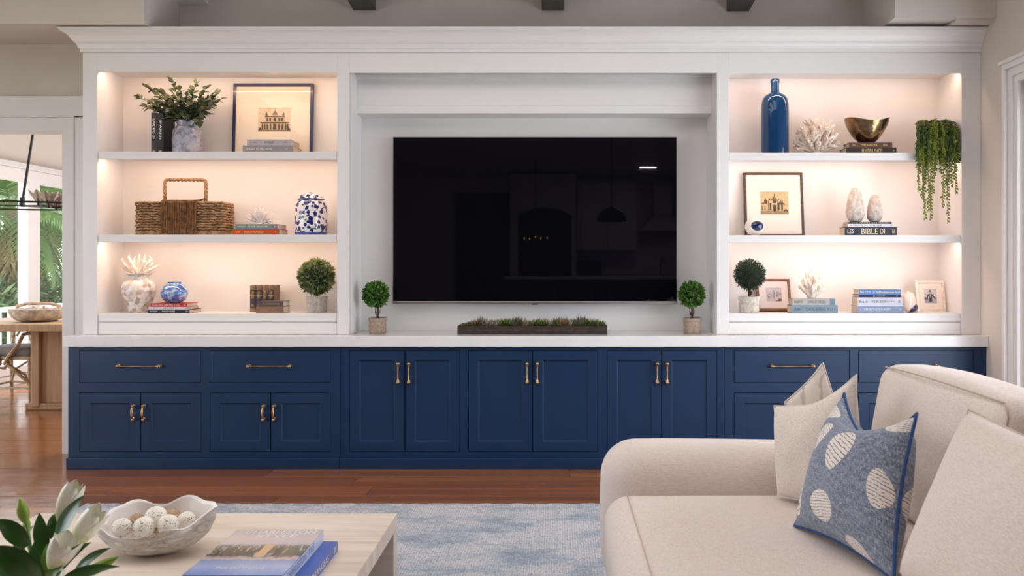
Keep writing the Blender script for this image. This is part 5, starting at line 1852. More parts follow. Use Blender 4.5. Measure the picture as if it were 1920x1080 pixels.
# photograph in a pearly frame
PEARL = pm('pearl_frame', srgb(238, 224, 206), .25, c2=srgb(222, 204, 186), scale=30, coat=.5, bump=.08)
def art_person(m, x0, x1, z0, z1, y):
    W, Hh = x1 - x0, z1 - z0
    k = [0]
    def pl(pts, mi):
        k[0] += 1
        m.poly([(x0 + W * a, z0 + Hh * b) for a, b in pts], y - .0003 - k[0] * .00004, mi)
    def el(cx, cz, rx, rz, mi): pl([(cx + rx * cos(2 * pi * i / 14), cz + rz * sin(2 * pi * i / 14)) for i in range(14)], mi)
    pl([(0, 0), (1, 0), (1, 1), (0, 1)], 0)
    pl([(0, .0), (1, 0), (1, .3), (0, .34)], 1)
    pl([(0, .22), (.3, .24), (.3, .4), (0, .42)], 2); pl([(.8, .3), (1, .3), (1, .4), (.8, .38)], 2)
    pl([(.38, .1), (.62, .1), (.64, .6), (.36, .6)], 5)
    pl([(.36, .58), (.3, .62), (.18, .34), (.24, .3), (.36, .5)], 3)
    pl([(.64, .58), (.7, .62), (.9, .34), (.84, .3), (.64, .5)], 3)
    pl([(.34, .64), (.66, .64), (.62, .36), (.38, .36)], 3)
    pl([(.44, .66), (.56, .66), (.54, .4), (.46, .4)], 1)
    el(.5, .76, .09, .1, 4); pl([(.4, .78), (.42, .88), (.5, .91), (.58, .88), (.6, .78), (.5, .83)], 3)
    return [flatc('photo_pale', 214, 208, 210), flatc('photo_ground', 180, 172, 178), flatc('photo_grey', 112, 106, 110), flatc('photo_dark', 58, 52, 60), flatc('photo_skin', 190, 156, 138), flatc('photo_jeans', 52, 54, 84)]
picture_frame('photo_frame', 1716.5, 1770, 526.5, SR[2] + EPS, 5.80, 5.835, .0165, MATW, PEARL,
              'small pearly photo frame with a picture of a person in dark clothes', art_person, (.24, .76, .23, .78), depth=.016)
# ------------------------------------------------------------------ rug
YR = 4.675
ry0, ry1, rx0, rx1 = 1.0, YR, X(163, YR), 2.35
rgm = MB()
nx, ny = 150, 90
vs, fs = [], []
for j in range(ny + 1):
    for i in range(nx + 1):
        x_, y_ = rx0 + (rx1 - rx0) * i / nx, ry0 + (ry1 - ry0) * j / ny
        z_ = .009 + .002 * noise.noise(Vector((x_ * 30, y_ * 30, 0)))
        if j in (0, ny): y_ += .006 * noise.noise(Vector((x_ * 25, 5, 0)))
        vs.append((x_, y_, z_))
for j in range(ny):
    for i in range(nx):
        a = j * (nx + 1) + i
        fs.append((a, a + 1, a + nx + 2, a + nx + 1))
rgm.add(vs, fs)
rgm.add([(rx0, ry0, .0008), (rx1, ry0, .0008), (rx1, ry1, .0008), (rx0, ry1, .0008), (rx0, ry0, .009), (rx1, ry0, .009), (rx1, ry1, .009), (rx0, ry1, .009)],
        [(0, 1, 5, 4), (1, 2, 6, 5), (2, 3, 7, 6), (3, 0, 4, 7), (3, 2, 1, 0)])
tag(rgm.build('rug', RUG, smooth=2), 'large distressed blue and ivory rug on the wooden floor', 'rug')

# ------------------------------------------------------------------ coffee table
t = NT('bleached_travertine_wood')
v = t.coord((1, 7, 1))
n = t.noise(v, 1.6, 6, .62, .8)
n2 = t.noise(t.coord((.7, 20, 20)), 3, 4)
c = t.ramp(n, [(.3, srgb(206, 186, 166)), (.52, srgb(224, 208, 192)), (.72, srgb(234, 222, 208))])
c = t.mix(t.ramp(n2, [(.56, 0.0), (.72, .45)]), c, srgb(190, 166, 144))
t.col(c).rough(.38)
t.bump(n2, .06, .001)
STONE = t.mat
tzz = .42
tX0, tX1, tY0, tY1 = -1.86, X(745, 3.07), 1.72, 3.07
th_ = .056
tbl = thing('coffee_table', ((tX0 + tX1) / 2, (tY0 + tY1) / 2, .011), 'square pale bleached-wood coffee table with slab ends on the rug', 'table')
MB().box(tX0, tX1, tY0, tY1, tzz - th_, tzz).build('tabletop', STONE, tbl, bevel=.003)
MB().box(tX0, tX1, tY1 - .065, tY1, .0112, tzz - th_ - .0002).build('slab_leg', STONE, tbl, bevel=.003)
MB().box(tX0, tX1, tY0, tY0 + .065, .0112, tzz - th_ - .0002).build('slab_leg', STONE, tbl, bevel=.003)

# books on the table
def table_book(x0, x1, y0, y1, z0, z1, label, cover, spine, yaw=0):
    root = thing('book', ((x0 + x1) / 2, (y0 + y1) / 2, z0), label, 'book', 'large books on the coffee table')
    cx, cy = (x0 + x1) / 2, (y0 + y1) / 2
    Rm = Matrix.Translation((cx, cy, 0)) @ Matrix.Rotation(R(yaw), 4, 'Z') @ Matrix.Translation((-cx, -cy, 0))
    b = .0028
    m = MB(); m.xf = Rm
    m.box(x0, x1, y0, y1, z0, z0 + b)
    m.box(x1 - b, x1, y0, y1, z0 + b, z1 - b)
    m.build('back_cover', spine, root)
    m = MB(); m.xf = Rm
    m.box(x0 + .004, x1 - b - .0002, y0 + .004, y1 - .004, z0 + b, z1 - b - .0002)
    m.build('pages', PAGES, root)
    m = MB(); m.xf = Rm
    m.box(x0, x1, y0, y1, z1 - b, z1)
    o = m.build('front_cover', cover, root, loc=Rm @ Vector((cx, cy, z1 - b)))
    return root, Rm
BLUEC = pm('royal_blue_cover', srgb(72, 104, 186), .35, c2=srgb(60, 90, 172), scale=8, bump=.02)
bz = tzz + EPS
b2x1 = X(634, 2.66)
r_, M_ = table_book(b2x1 - .275, b2x1, 2.27, 2.655, bz, Z(1014, 2.66), 'royal blue book, lower one on the coffee table', BLUEC, BLUEC)
zt2 = Z(1014, 2.66)
SIDE = Matrix(((0, 0, 1), (1, 0, 0), (0, 1, 0)))        # text x -> +Y, normal -> +X, up Z
lettering('HYDRANGEAS', INKW, r_, (b2x1 + .0006, 2.44, (bz + zt2) / 2), .22, .02, SIDE)
lettering('II', INKW, r_, (b2x1 + .0006, 2.62, (bz + zt2) / 2), .022, .02, SIDE)
# illustrated cover: harbour town under a pale sky above blue water
t = NT('harbour_cover')
v = t.coord()
sp = t.node('ShaderNodeSeparateXYZ'); t.l.new(v, sp.inputs[0])
Yc_ = sp.outputs[1]; Xc_ = sp.outputs[0]
yn = t.math('ADD', Yc_, t.math('MULTIPLY', t.math('SUBTRACT', t.noise(t.coord((26, 6, 1)), 1.5, 4, .7), .5), .05))
c = t.ramp(t.math('ADD', t.math('MULTIPLY', yn, 2.5), .5),
           [(.0, srgb(96, 136, 206)), (.18, srgb(148, 172, 216)), (.30, srgb(120, 142, 186)), (.335, srgb(196, 178, 168)), (.37, srgb(132, 124, 140)), (.395, srgb(60, 56, 44)), (.50, srgb(74, 80, 54)), (.60, srgb(110, 108, 92)), (.655, srgb(198, 186, 186)), (.8, srgb(206, 192, 190)), (1, srgb(190, 182, 190))])
blocks = t.noise(t.coord((60, 9, 1)), 1.2, 3, .8)
mask = t.math('MULTIPLY', t.ramp(t.math('ADD', t.math('MULTIPLY', yn, 2.5), .5), [(.39, 0.0), (.42, 1.0), (.62, 1.0), (.66, 0.0)]), t.ramp(blocks, [(.56, 0.0), (.6, 1.0)]))
c = t.mix(mask, c, srgb(178, 176, 186))
# pale path to the water
pd = t.math('ABSOLUTE', t.math('SUBTRACT', Xc_, .018))
pm_ = t.math('MULTIPLY', t.math('LESS_THAN', pd, .014), t.ramp(t.math('ADD', t.math('MULTIPLY', Yc_, 2.5), .5), [(.36, 0.0), (.37, 1.0), (.63, 1.0), (.66, 0.0)]))
c = t.mix(pm_, c, srgb(206, 172, 126))
t.col(c).rough(.22); t.b.inputs['Coat Weight'].default_value = .4
HARB = t.mat
WCOV = pm('white_dust_jacket', srgb(216, 222, 238), .35, c2=srgb(196, 206, 230), scale=5, bump=.02)
b1x0, b1x1 = X(445, 2.654), X(607, 2.654)
zb1, zt1 = zt2 + .0006, Z(993, 2.654)
r1, M1 = table_book(b1x0, b1x1, 2.262, 2.654, zb1, zt1, 'large illustrated book about Charleston, upper one on the coffee table', HARB, WCOV)
FLAT = Matrix.Identity(3)
cx_ = (b1x0 + b1x1) / 2
lettering('CHARLESTON', INKW, r1, (cx_ + .01, 2.628, zt1 + .0004), .215, .032, FLAT)
lettering('STYLE', INKW, r1, (cx_ + .01, 2.588, zt1 + .0004), .12, .026, FLAT)
lettering('Past and Present', INKW, r1, (cx_ - .0, 2.318, zt1 + .0004), .13, .016, FLAT)
lettering('CHARLESTON STYLE', pm('grey_blue_ink', srgb(120, 134, 168), .6, bump=.01), r1, (b1x1 + .0006, 2.42, (zb1 + zt1) / 2), .26, .021, SIDE)

# ------------------------------------------------------------------ shell bowl with balls
t = NT('weathered_clam_shell')
v = t.coord()
nn = t.noise(t.coord((1, 1, 3)), 26, 6, .7, 1)
t.col(t.ramp(nn, [(.35, srgb(196, 182, 168)), (.5, srgb(228, 220, 212)), (.7, srgb(240, 234, 230))])).rough(.6)
t.bump(nn, 1.0, .012)
CLAM = t.mat
CLAMI = pm('smooth_shell_inside', srgb(244, 238, 234), .45, c2=srgb(236, 228, 222), scale=7, bump=.12, bdist=.003)
ysb = 2.66
cS = Vector((X(292, ysb), ysb, tzz + EPS))
aX, aY = .175, .125
hS = .155
def shell_pt(t_, q, inner):
    """t_ 0 centre .. 1 rim; q angle"""
    ex = aX * (1 + .05 * cos(q))
    wob = 1 + (.05 * cos(5 * q + .2) + .03 * cos(8 * q + 1.9)) * t_ ** 2
    r = sin(min(t_, 1) * pi / 2) ** .9
    x_ = ex * r * cos(q) * wob
    y_ = aY * r * sin(q) * wob
    zr = hS * (.60 + .22 * max(0, sin(q)) + .24 * max(0, cos(q)) ** 2 + .05 * max(0, -cos(q)) ** 2 - .10 * max(0, -sin(q)) ** 2 + .06 * cos(5 * q + .2) + .035 * cos(8 * q + 1.9))
    z_ = zr * (t_ ** 2.1)
    if inner:
        return Vector((x_ * .955, y_ * .955, z_ * .985 + .009 * (1 - t_) + .001))
    ridge = .008 * sin(t_ * 38 + 2.2 * sin(3 * q)) * t_ * (.5 + .5 * abs(sin(2 * q)))
    return Vector((x_ * (1 + ridge * 3), y_ * (1 + ridge * 3), z_ + ridge * .4))
def shell_mesh(inner):
    m = MB()
    nt_, nq = 34, 96
    vs = []
    for i in range(nt_ + 1):
        for k in range(nq):
            p = shell_pt(max(.12, i / nt_) if not inner else i / nt_, 2 * pi * k / nq, inner)
            vs.append(cS + Vector((p.x, p.y, max(p.z, 0) if not inner else p.z)))
    fs = []
    for i in range(nt_):
        for k in range(nq):
            l = (k + 1) % nq
            f = (i * nq + k, i * nq + l, (i + 1) * nq + l, (i + 1) * nq + k)
            fs.append(f if inner else tuple(reversed(f)))
    return m, vs, fs, nt_, nq
sb = thing('shell_bowl', cS, 'large white clam shell bowl full of decorative balls on the coffee table', 'bowl')
m, vs, fs, nt_, nq = shell_mesh(False)
m.add(vs, fs)
m.build('shell', CLAM, sb, smooth=2)
m, vi, fi, _, _ = shell_mesh(True)
m.add(vi, fi)
e0 = nt_ * nq
rim = MB()
base = len(m.v)
m.add([vs[e0 + k] for k in range(nq)], [])
for k in range(nq):
    l = (k + 1) % nq
    m.f.append((e0 + k, e0 + l, base + l, base + k)); m.m.append(0)
m.build('inner_surface', CLAMI, sb, smooth=2)

def speck(name, base_, spot, dens):
    t = NT(name)
    v = t.coord()
    a = t.voro(v, 150, 'F1')
    k = t.ramp(a, [(dens, 1.0), (dens + .08, 0.0)])
    n = t.noise(v, 60, 3)
    c = t.mix(t.math('MULTIPLY', k, t.ramp(n, [(.42, 0.0), (.52, 1.0)])), base_, spot)
    t.col(c).rough(.6); t.bump(t.noise(v, 120, 3), .4, .002)
    return t.mat
SPW = speck('speckled_white_ball', srgb(240, 234, 224), srgb(150, 132, 112), .3)
SPB = speck('brown_mosaic_ball', srgb(176, 144, 112), srgb(232, 212, 180), .34)
def ball(px, py, Y, rpx, mat, label, g):
    c = P(px, py, Y)
    r = rpx * Y / FX
    o = MB().ball(c, r, 24).build('decorative_ball', mat, smooth=2, loc=c)
    return tag(o, label, 'ball', 'decorative balls in the shell bowl')
ball(229, 990, 2.60, 18, SPW, 'speckled white ball at the left end of the shell bowl', 0)
ball(256, 979, 2.70, 16.5, SPB, 'brown mosaic ball, left of the two brown ones in the shell', 0)
ball(270, 988.5, 2.605, 19.5, SPW, 'speckled white ball in the front row, left of centre in the shell', 0)
ball(292.5, 969, 2.68, 19.5, SPW, 'speckled white ball lying highest in the middle of the shell', 0)
ball(315.5, 984, 2.62, 19.3, SPW, 'white ball with dark dots, front right of centre in the shell', 0)
ball(323, 971.5, 2.74, 17, SPB, 'brown mosaic ball, right of the two brown ones in the shell', 0)
ball(350, 977, 2.68, 17.5, SPW, 'pale speckled ball at the right end of the shell bowl', 0)
ball(288, 1000, 2.70, 16, SPB, 'brown mosaic ball hidden low in the middle of the shell', 0)

# ------------------------------------------------------------------ lilies
LILYG = pm('lily_leaf', srgb(54, 96, 32), .32, c2=srgb(32, 68, 24), scale=9, bump=.05, coat=.2)
LILYL = pm('lily_leaf_light', srgb(104, 140, 52), .38, c2=srgb(74, 112, 36), scale=9, bump=.05)
t = NT('lily_petal')
v = t.coord()
t.col(t.ramp(t.noise(t.coord((60, 60, 4)), 1.4, 3), [(.3, srgb(226, 224, 176)), (.5, srgb(246, 240, 226)), (.8, srgb(250, 246, 240))])).rough(.5)
gz = t.node('ShaderNodeTexCoord'); gs = t.node('ShaderNodeSeparateXYZ'); t.l.new(gz.outputs['Generated'], gs.inputs[0])
t.col(t.mix(t.ramp(gs.outputs[2], [(.0, 1.0), (.45, .0)]), t.ramp(t.noise(t.coord((60, 60, 4)), 1.4, 3), [(.35, srgb(222, 222, 170)), (.5, srgb(244, 240, 224)), (.8, srgb(250, 246, 240))]), srgb(176, 192, 96)))
t.b.inputs['Subsurface Weight'].default_value = .15
t.b.inputs['Subsurface Radius'].default_value = (.01, .01, .006)
PETAL = t.mat
GBUD = pm('green_bud', srgb(142, 166, 62), .4, c2=srgb(108, 140, 44), scale=12, bump=.05)
lv = Vector((X(78, 2.08), 2.08, tzz + EPS))
VG = glass_pane('vase_glass', (.93, .97, .96, 1))
lvz = thing('flower_vase', lv, 'clear glass vase on the coffee table holding the white lilies', 'vase')
MB().lathe([(.05, 0), (.055, .004), (.06, .08), (.05, .135), (.052, .14), (.047, .135), (.056, .08), (.05, .008), (.002, .008)], lv, 32).build('body', VG, lvz, smooth=True)
lily = thing('lily_bouquet', lv + Vector((0, 0, .012)), 'white lily bouquet with buds and dark green leaves in the foreground', 'flowers')
def P2(px, py, Y=2.06): return P(px, py, Y)
def bez(a, b, c_, n):
    return [a * (1 - i / n) ** 2 + b * 2 * (i / n) * (1 - i / n) + c_ * (i / n) ** 2 for i in range(n + 1)]
def big_leaf(a, c_, w, mat=None, sag=.02, face=None, Ya=2.06, Yc=2.06, mb=None):
    A, C_ = P2(*a, Ya), P2(*c_, Yc)
    mid = (A + C_) / 2 + Vector((0, -.01, sag))
    pts = bez(A, mid, C_, 12)
    W = w * 2.06 / FX
    face = Vector(face or (.1, -1, .45)).normalized()
    m = MB()
    vs = []
    for i, p in enumerate(pts):
        t_ = i / 12
        d = (pts[min(i + 1, 12)] - pts[max(i - 1, 0)]).normalized()
        sd = d.cross(face).normalized()
        nn_ = sd.cross(d)
        hw = W / 2 * (sin(pi * (.06 + .94 * t_) ** .75)) if t_ < 1 else 0
        for q in (-1, -.5, 0, .5, 1):
            vs.append(p + sd * hw * q + nn_ * (.22 * hw * abs(q)))
    fs = []
    for i in range(12):
        for k in range(4):
            a_ = i * 5 + k
            fs.append((a_, a_ + 1, a_ + 6, a_ + 5))
    m.add(vs, fs)
    return m.build('leaf', mat or LILYG, lily, smooth=2)
def stem(a, c_, r=.0042, Ya=2.06, Yc=2.06, mat=None):
    A, C_ = P2(*a, Ya), P2(*c_, Yc)
    return MB().tube(bez(A, (A + C_) / 2 + Vector((.004, 0, .004)), C_, 8), r, 8).build('stem', mat or LILYL, lily, smooth=True)
base_pt = (78, 1120)
def bud(tip, foot, w, Yt, Yf, mat, open_=0.0, name='flower_bud', flare=0):
    A, T = P2(*foot, Yf), P2(*tip, Yt)
    ax = (T - A)
    L = ax.length
    Rm = frame_rot(ax)           # Y axis along the bud
    W = w * Yt / FX / 2
    if not open_:
        m = MB()
        nq, nt_ = 36, 20
        vs, fs = [], []
        for i in range(nt_ + 1):
            t_ = i / nt_
            rr = W * sin(pi * (.04 + .93 * t_)) ** .75 * (1.08 - .35 * t_)
            for k in range(nq):
                q = 2 * pi * k / nq
                g = .95 + .10 * abs(cos(1.5 * q))
                vs.append(A + Rm @ Vector((rr * g * cos(q), t_ * L, rr * g * sin(q))))
        for i in range(nt_):
            for k in range(nq):
                l = (k + 1) % nq
                fs.append((i * nq + k, (i + 1) * nq + k, (i + 1) * nq + l, i * nq + l))
        fs += [tuple(range(nq)), tuple(nt_ * nq + k for k in reversed(range(nq)))]
        m.add(vs, fs)
        return m.build(name, mat, lily, smooth=2)
    m = MB().lathe([(W * .16, 0), (W * .26, .006), (W * .2, .012)], (0, 0, 0), 12)
    m.v = [A + Rm @ Vector((p.x, p.z, p.y)) for p in m.v]
    root = m.build(name, GBUD, lily, smooth=2)
    for k in range(6):
        outer = k % 2 == 0
        q0 = 2 * pi * k / 6 + .45
        hw = R(66) if outer else R(50)
        top = 1.0 if outer else .95
        vs, fs = [], []
        N_, S_ = 14, 8
        for i in range(N_ + 1):
            t_ = i / N_
            rr = W * (sin(pi * (.07 + t_ * (.82 - .42 * open_))) ** .75) * (1.0 if outer else .9)
            rr += W * open_ * .5 * t_ ** 5
            aw = hw * min(1, sin(pi * min(1, (.34 + .66 * t_))) ** .62 * 1.05) if t_ < 1 else 0
            for j in range(S_ + 1):
                s_ = 2 * j / S_ - 1
                q = q0 + aw * s_
                r2 = rr * (1 + (.09 if outer else .03) * (1 - abs(s_)) ** 2 - .03 * abs(s_))
                vs.append(A + Rm @ Vector((r2 * cos(q), (.02 + t_ * top) * L, r2 * sin(q))))
        for i in range(N_):
            for j in range(S_):
                a_ = i * (S_ + 1) + j
                fs.append((a_, a_ + 1, a_ + S_ + 2, a_ + S_ + 1))
        MB().add(vs, fs).build('petal', mat, root, smooth=2)
    return root
bud((37, 934), (49, 982), 22, 2.12, 2.12, GBUD)
stem((66, 1105), (49, 980), Yc=2.12)
bud((143, 906), (112, 978), 39, 2.1, 2.1, PETAL, .25, 'lily_flower')
stem((84, 1110), (111, 980), Yc=2.1)
bud((186, 955), (136, 1024), 42, 2.2, 2.2, PETAL, .35, 'lily_flower')
stem((92, 1110), (136, 1022), Yc=2.2)
bud((128, 1008), (98, 1068), 50, 1.98, 1.98, PETAL, .5, 'lily_flower')
stem((84, 1112), (98, 1066), Yc=1.98, r=.005)
bud((52, 968), (46, 1004), 15, 2.16, 2.16, GBUD)
stem((70, 1110), (47, 1002), Yc=2.16, r=.003)
bud((222, 1044), (150, 1082), 22, 2.04, 2.04, GBUD)
stem((96, 1110), (152, 1080), Yc=2.04)
bud((112, 968), (98, 1004), 24, 2.25, 2.25, PETAL, .2, 'lily_flower')
bud((52, 985), (40, 1030), 26, 2.3, 2.3, PETAL, .3, 'lily_flower')
for (a, c_, w_, f, mt, ya, yc) in (((107, 1018), (160, 927), 38, (-.5, -1, .35), LILYG, 2.06, 2.08), ((52, 1024), (-6, 974), 34, (-.3, -1, .8), LILYG, 2.04, 2.02),
                           ((84, 1040), (74, 961), 27, (.25, -1, .2), LILYG, 2.05, 2.06), ((104, 1078), (172, 1017), 28, (-.5, -1, .6), LILYG, 2.0, 1.99),
                           ((138, 1079), (209, 1027), 21, (-.3, -1, .7), LILYG, 2.02, 2.02), ((70, 1088), (-12, 1024), 52, (-.3, -1, .7), LILYG, 1.95, 1.9),
                           ((66, 1078), (24, 1018), 26, (-.2, -1, .4), LILYG, 2.08, 2.1), ((98, 1010), (104, 962), 18, (.3, -1, .1), LILYG, 2.1, 2.12),
                           ((72, 1090), (66, 1012), 24, (.2, -1, .2), LILYG, 2.08, 2.1), ((90, 1092), (88, 1020), 20, (.1, -1, .1), LILYL, 2.02, 2.04),
                           ((110, 1094), (226, 1062), 24, (-.1, -1, .8), LILYG, 1.99, 2.0), ((60, 1100), (-8, 1062), 40, (-.2, -1, .6), LILYG, 1.92, 1.88),
                           ((76, 1098), (50, 1036), 30, (.3, -1, .3), LILYG, 2.0, 2.0), ((86, 1100), (120, 1058), 20, (-.2, -1, .3), LILYL, 1.97, 1.97)):
    big_leaf(a, c_, w_, mt, face=f, Ya=ya, Yc=yc)
for (x_, y_) in ((66, 1105), (84, 1112), (92, 1110), (70, 1110), (96, 1110)):
    A = P2(x_, y_); B = lv + Vector(((x_ - 78) * .0006, 0, .014))
    MB().tube([A, B], .0042, 8).build('stem', LILYG, lily, smooth=True)

# ------------------------------------------------------------------ sofa
sofa = thing('sofa', (.95, 2.2, 0), 'oatmeal linen sofa with a rounded arm seen from its side', 'sofa')
SX = .178
def softarm(y0, y1):
    m = MB()
    def fn(p):
        # top dips slightly towards the back of the sofa
        u_ = max(0, (p.x - .45))
        if p.z > .4: p.z -= .018 * min(1, u_)
        return p
    m.rbox(SX, 1.72, y0, y1, .075, Z(817, 3.42), .125, n=7, bulge=(.012, .012, .006), mid=10, fn=fn)
    return m.build('arm', LINEN, sofa, smooth=2)
softarm(3.16, 3.47)
softarm(.62, .93)
MB().rbox(SX + .02, 1.7, .9, 3.2, .075, .30, .04, n=4, mid=8).build('base', LINEN, sofa, smooth=2)
MB().rbox(1.45, 1.74, .92, 3.18, .2, .80, .07, n=5, bulge=(.01, 0, .01)).build('back_frame', LINEN, sofa, smooth=2)
for (a, b) in ((2.05, 3.165), (.925, 2.045)):
    sc_ = MB().rbox(SX - .004, 1.25, a, b, .20, .474, .085, n=7, bulge=(.015, .0, .012), mid=12).build('seat_cushion', LINEN, sofa, smooth=2)
    # welt seam along the front top edge
    pts = []
    for i in range(31):
        y_ = a + .03 + (b - a - .06) * i / 30
        e = min(1, min(i, 30 - i) / 4)
        pts.append((SX + .062 + .03 * (1 - e), y_, .474 - .0045 + .003 * sin(i)))
    MB().tube([(SX + .055, a + .03, .476 - .009)] + [(SX + .075, y_[1], .4765) for y_ in pts[1:-1]] + [(SX + .055, b - .03, .476 - .009)], .0022, 6).build('seam', SEAM, sc_, smooth=2)
for k, (xx, yy) in enumerate(((.3, 1.0), (.3, 3.3), (1.6, 1.0), (1.6, 3.3))):
    MB().lathe([(.022, 0), (.03, .066)], (xx, yy, .0112), 16).build('foot', WALN, sofa, smooth=True)

def back_cushion(y0, y1, xb, xt, z1, thk):
    """leaning box cushion; xb, xt: front face x at seat and at top"""
    z0 = .472
    m = MB()
    def fn(p):
        p = p.copy()
        t_ = (p.z - z0) / (z1 - z0)
        p.x += (xt - xb) * t_
        # a soft crown along the top
        if t_ > .6: p.z += .012 * sin(pi * (p.y - y0) / (y1 - y0)) - .004
        return p
    m.rbox(xb, xb + thk, y0, y1, z0, z1, .055, n=6, bulge=(.035, .012, .01), mid=12, fn=fn)
    o = m.build('back_cushion', LINEN, sofa, smooth=2)
    # piping around the front face
    e = .026
    pts = []
    def q(y_, t_):
        zz = z0 + (z1 - z0) * t_
        return Vector((xb + (xt - xb) * t_ + .010, y_, zz))
    n_ = 14
    ys_ = [y0 + e + (y1 - y0 - 2 * e) * i / n_ for i in range(n_ + 1)]
    top = [q(y_, .965) + Vector((.008 - .020 * sin(pi * i / n_), 0, .012 * sin(pi * i / n_) + .005)) for i, y_ in enumerate(ys_)]
    MB().tube(top, .0026, 6).build('seam', SEAM, o, smooth=2)
    MB().tube([top[0], q(y0 + .009, .9) + Vector((.012, 0, 0)), q(y0 + .004, .5) + Vector((.002, 0, 0)), q(y0 + .012, .1) + Vector((.008, 0, 0))], .0026, 6).build('seam', SEAM, o, smooth=2)
    return o
back_cushion(2.30, 3.20, 1.13, 1.205, .945, .20)
back_cushion(1.38, 2.28, 1.22, 1.31, .935, .17)

# scatter pillows
def pillow_mesh(c4, T, pinch=.09, n=30, puff=.5, sag=0):
    BL, BR, TR, TL = [Vector(p) for p in c4]
    N_ = ((BR - BL).cross(TL - BL)).normalized()
    vs, uv, fs = [], [], []
    for side in (1, -1):
        for j in range(n + 1):
            for i in range(n + 1):
                u_, v_ = i / n, j / n
                U, V_ = 2 * u_ - 1, 2 * v_ - 1
                # concave edges
                uu = u_ - (pinch * (1 - V_ * V_) * U) * .5
                vv = v_ - (pinch * (1 - U * U) * V_) * .5
                vv -= sag * (1 - abs(U) ** 1.5) * max(0, V_) ** 2.5
                p = BL * (1 - uu) * (1 - vv) + BR * uu * (1 - vv) + TR * uu * vv + TL * (1 - uu) * vv
                h = ((1 - U * U) * (1 - V_ * V_)) ** puff * T / 2
                h *= 1 + .08 * noise.noise(Vector((U * 2, V_ * 2, side * 3.0)))
                p = p + N_ * h * side
                vs.append(p); uv.append((u_, v_))
    m = MB()
    S = (n + 1) ** 2
    for sd in (0, 1):
        for j in range(n):
            for i in range(n):
                a = sd * S + j * (n + 1) + i
                f = (a, a + 1, a + n + 2, a + n + 1)
                fs.append(f if sd == 0 else tuple(reversed(f)))
    m.add(vs, fs)
    m.uv = {i: uv[i] for i in range(len(uv))}
    edge = []
    for i in range(n + 1): edge.append(i)
    for j in range(1, n + 1): edge.append(j * (n + 1) + n)
    for i in range(n - 1, -1, -1): edge.append(n * (n + 1) + i)
    for j in range(n - 1, 0, -1): edge.append(j * (n + 1))
    return m, [vs[k] for k in edge]
def pillow(c4, T, mat, pipe_mat, label, pipe_r=.0045, pinch=.09, puff=.5, sag=0):
    m, ed = pillow_mesh(c4, T, pinch, puff=puff, sag=sag)
    lo = min(p.z for p in m.v)
    cen = sum((Vector(p) for p in c4), Vector()) / 4
    root = thing('pillow', (cen.x, cen.y, lo), label, 'pillow')
    m.build('cover', mat, root, smooth=2)
    MB().tube(ed, pipe_r, 8, closed=True).build('piping', pipe_mat, root, smooth=2)
    return root

# blue patterned fabric
t = NT('blue_woven_oval_print')
tc = t.node('ShaderNodeTexCoord')
uvs = tc.outputs['UV']
def mapped(scale=(1, 1, 1), loc=(0, 0, 0), rot=(0, 0, 0), typ='POINT', src=None):
    mp = t.node('ShaderNodeMapping', vector_type=typ)
    t.l.new(src or uvs, mp.inputs[0])
    mp.inputs['Scale'].default_value = scale; mp.inputs['Location'].default_value = loc; mp.inputs['Rotation'].default_value = rot
    return mp.outputs[0]
w1 = t.noise(mapped((30, 260, 1)), 1, 3, .6)
w2 = t.noise(mapped((260, 30, 1)), 1, 3, .6)
wsum = t.math('MULTIPLY', t.math('ADD', w1, w2), .5)
base = t.ramp(wsum, [(.40, srgb(78, 88, 108)), (.52, srgb(120, 129, 148)), (.62, srgb(190, 194, 202))])
sw = t.wave(mapped((1, 1, 1)), 5, 14, 3, typ='RINGS')
base = t.mix(t.ramp(sw, [(.6, 0.0), (.95, .16)]), base, srgb(190, 196, 208))
sel = None
strp = None
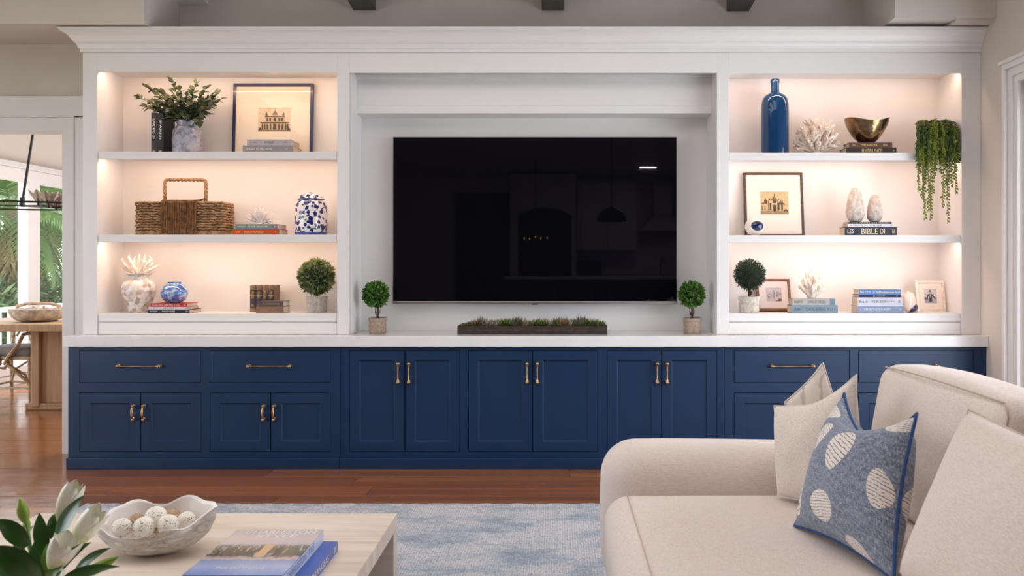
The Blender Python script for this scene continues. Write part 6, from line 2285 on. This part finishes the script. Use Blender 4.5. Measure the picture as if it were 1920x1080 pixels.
for (cu, cv2, au, av, rot) in ((.10, .86, .16, .07, 25), (.25, .66, .075, .15, -30), (.58, .60, .11, .19, -22), (.06, .25, .075, .2, 12),
                              (.46, .17, .14, .095, 10), (.93, .93, .09, .08, 0), (.93, .45, .06, .12, 0), (.75, .02, .1, .06, 0), (.0, .55, .05, .13, 0)):
    e = mapped((au, av, 1), (cu, cv2, 0), (0, 0, R(rot)), 'TEXTURE')
    ln = t.node('ShaderNodeVectorMath', operation='LENGTH'); t.l.new(e, ln.inputs[0])
    lt = t.math('LESS_THAN', ln.outputs['Value'], 1.0)
    wv_ = t.wave(mapped((1, 1, 1), (cu * 3, cv2, 0), (0, 0, 0), src=e), 1.7, 3.5, 3, direction='Y')
    ws = t.math('MULTIPLY', t.math('LESS_THAN', wv_, .17), lt)
    sel = lt if sel is None else t.math('MAXIMUM', sel, lt)
    strp = ws if strp is None else t.math('MAXIMUM', strp, ws)
c = t.mix(sel, base, srgb(232, 222, 214))
brk = t.ramp(t.noise(mapped((60, 20, 1)), 1, 3, .7), [(.4, 0.0), (.5, .85)])
c = t.mix(t.math('MULTIPLY', strp, brk), c, srgb(78, 76, 84))
t.col(c).rough(.9)
t.b.inputs['Sheen Weight'].default_value = .2
t.bump(wsum, .7, .003)
BLUEP = t.mat
PIPEB = pm('blue_piping', srgb(22, 66, 116), .6, c2=srgb(18, 64, 122), scale=40, bump=.1)
pillow([(.745, 2.68, .492), (.872, 2.21, .492), (1.005, 2.385, .895), (.945, 2.81, .888)], .24, BLUEP, PIPEB,
       'blue woven pillow with cream oval print and blue piping', .0052, .10, .50, .22)
pillow([(.785, 3.04, .49), (.99, 2.74, .49), (.998, 2.85, .945), (.785, 3.09, .802)], .17, LINEN_P, LINEN_P,
       'plain ivory linen pillow just behind the blue patterned one', .003, .05, .5, .09)
t = NT('ivory_leaf_relief_linen')
v = t.coord()
rel = t.wave(t.coord((1, 1, 1), (0, 0, .6)), 6, 9, 3)
t.col(t.ramp(rel, [(.0, srgb(196, 184, 174)), (.12, srgb(226, 216, 206))])).rough(.9)
t.bump(rel, .4, .004)
LEAFP = t.mat
pillow([(.87, 3.13, .50), (1.12, 3.09, .50), (.972, 3.125, .955), (.835, 3.13, .81)], .06, LEAFP, LINEN_P,
       'ivory pillow with a faint leaf pattern, farthest against the sofa arm', .003, .05, .5)
# big loose back pillow, nearest
pillow([(.895, 2.24, .495), (.94, 1.5, .495), (1.11, 1.45, .915), (1.085, 2.25, .93)], .20, LINEN, SEAM,
       'large oatmeal back pillow nearest to the viewer at the right', .003, .07, .42)
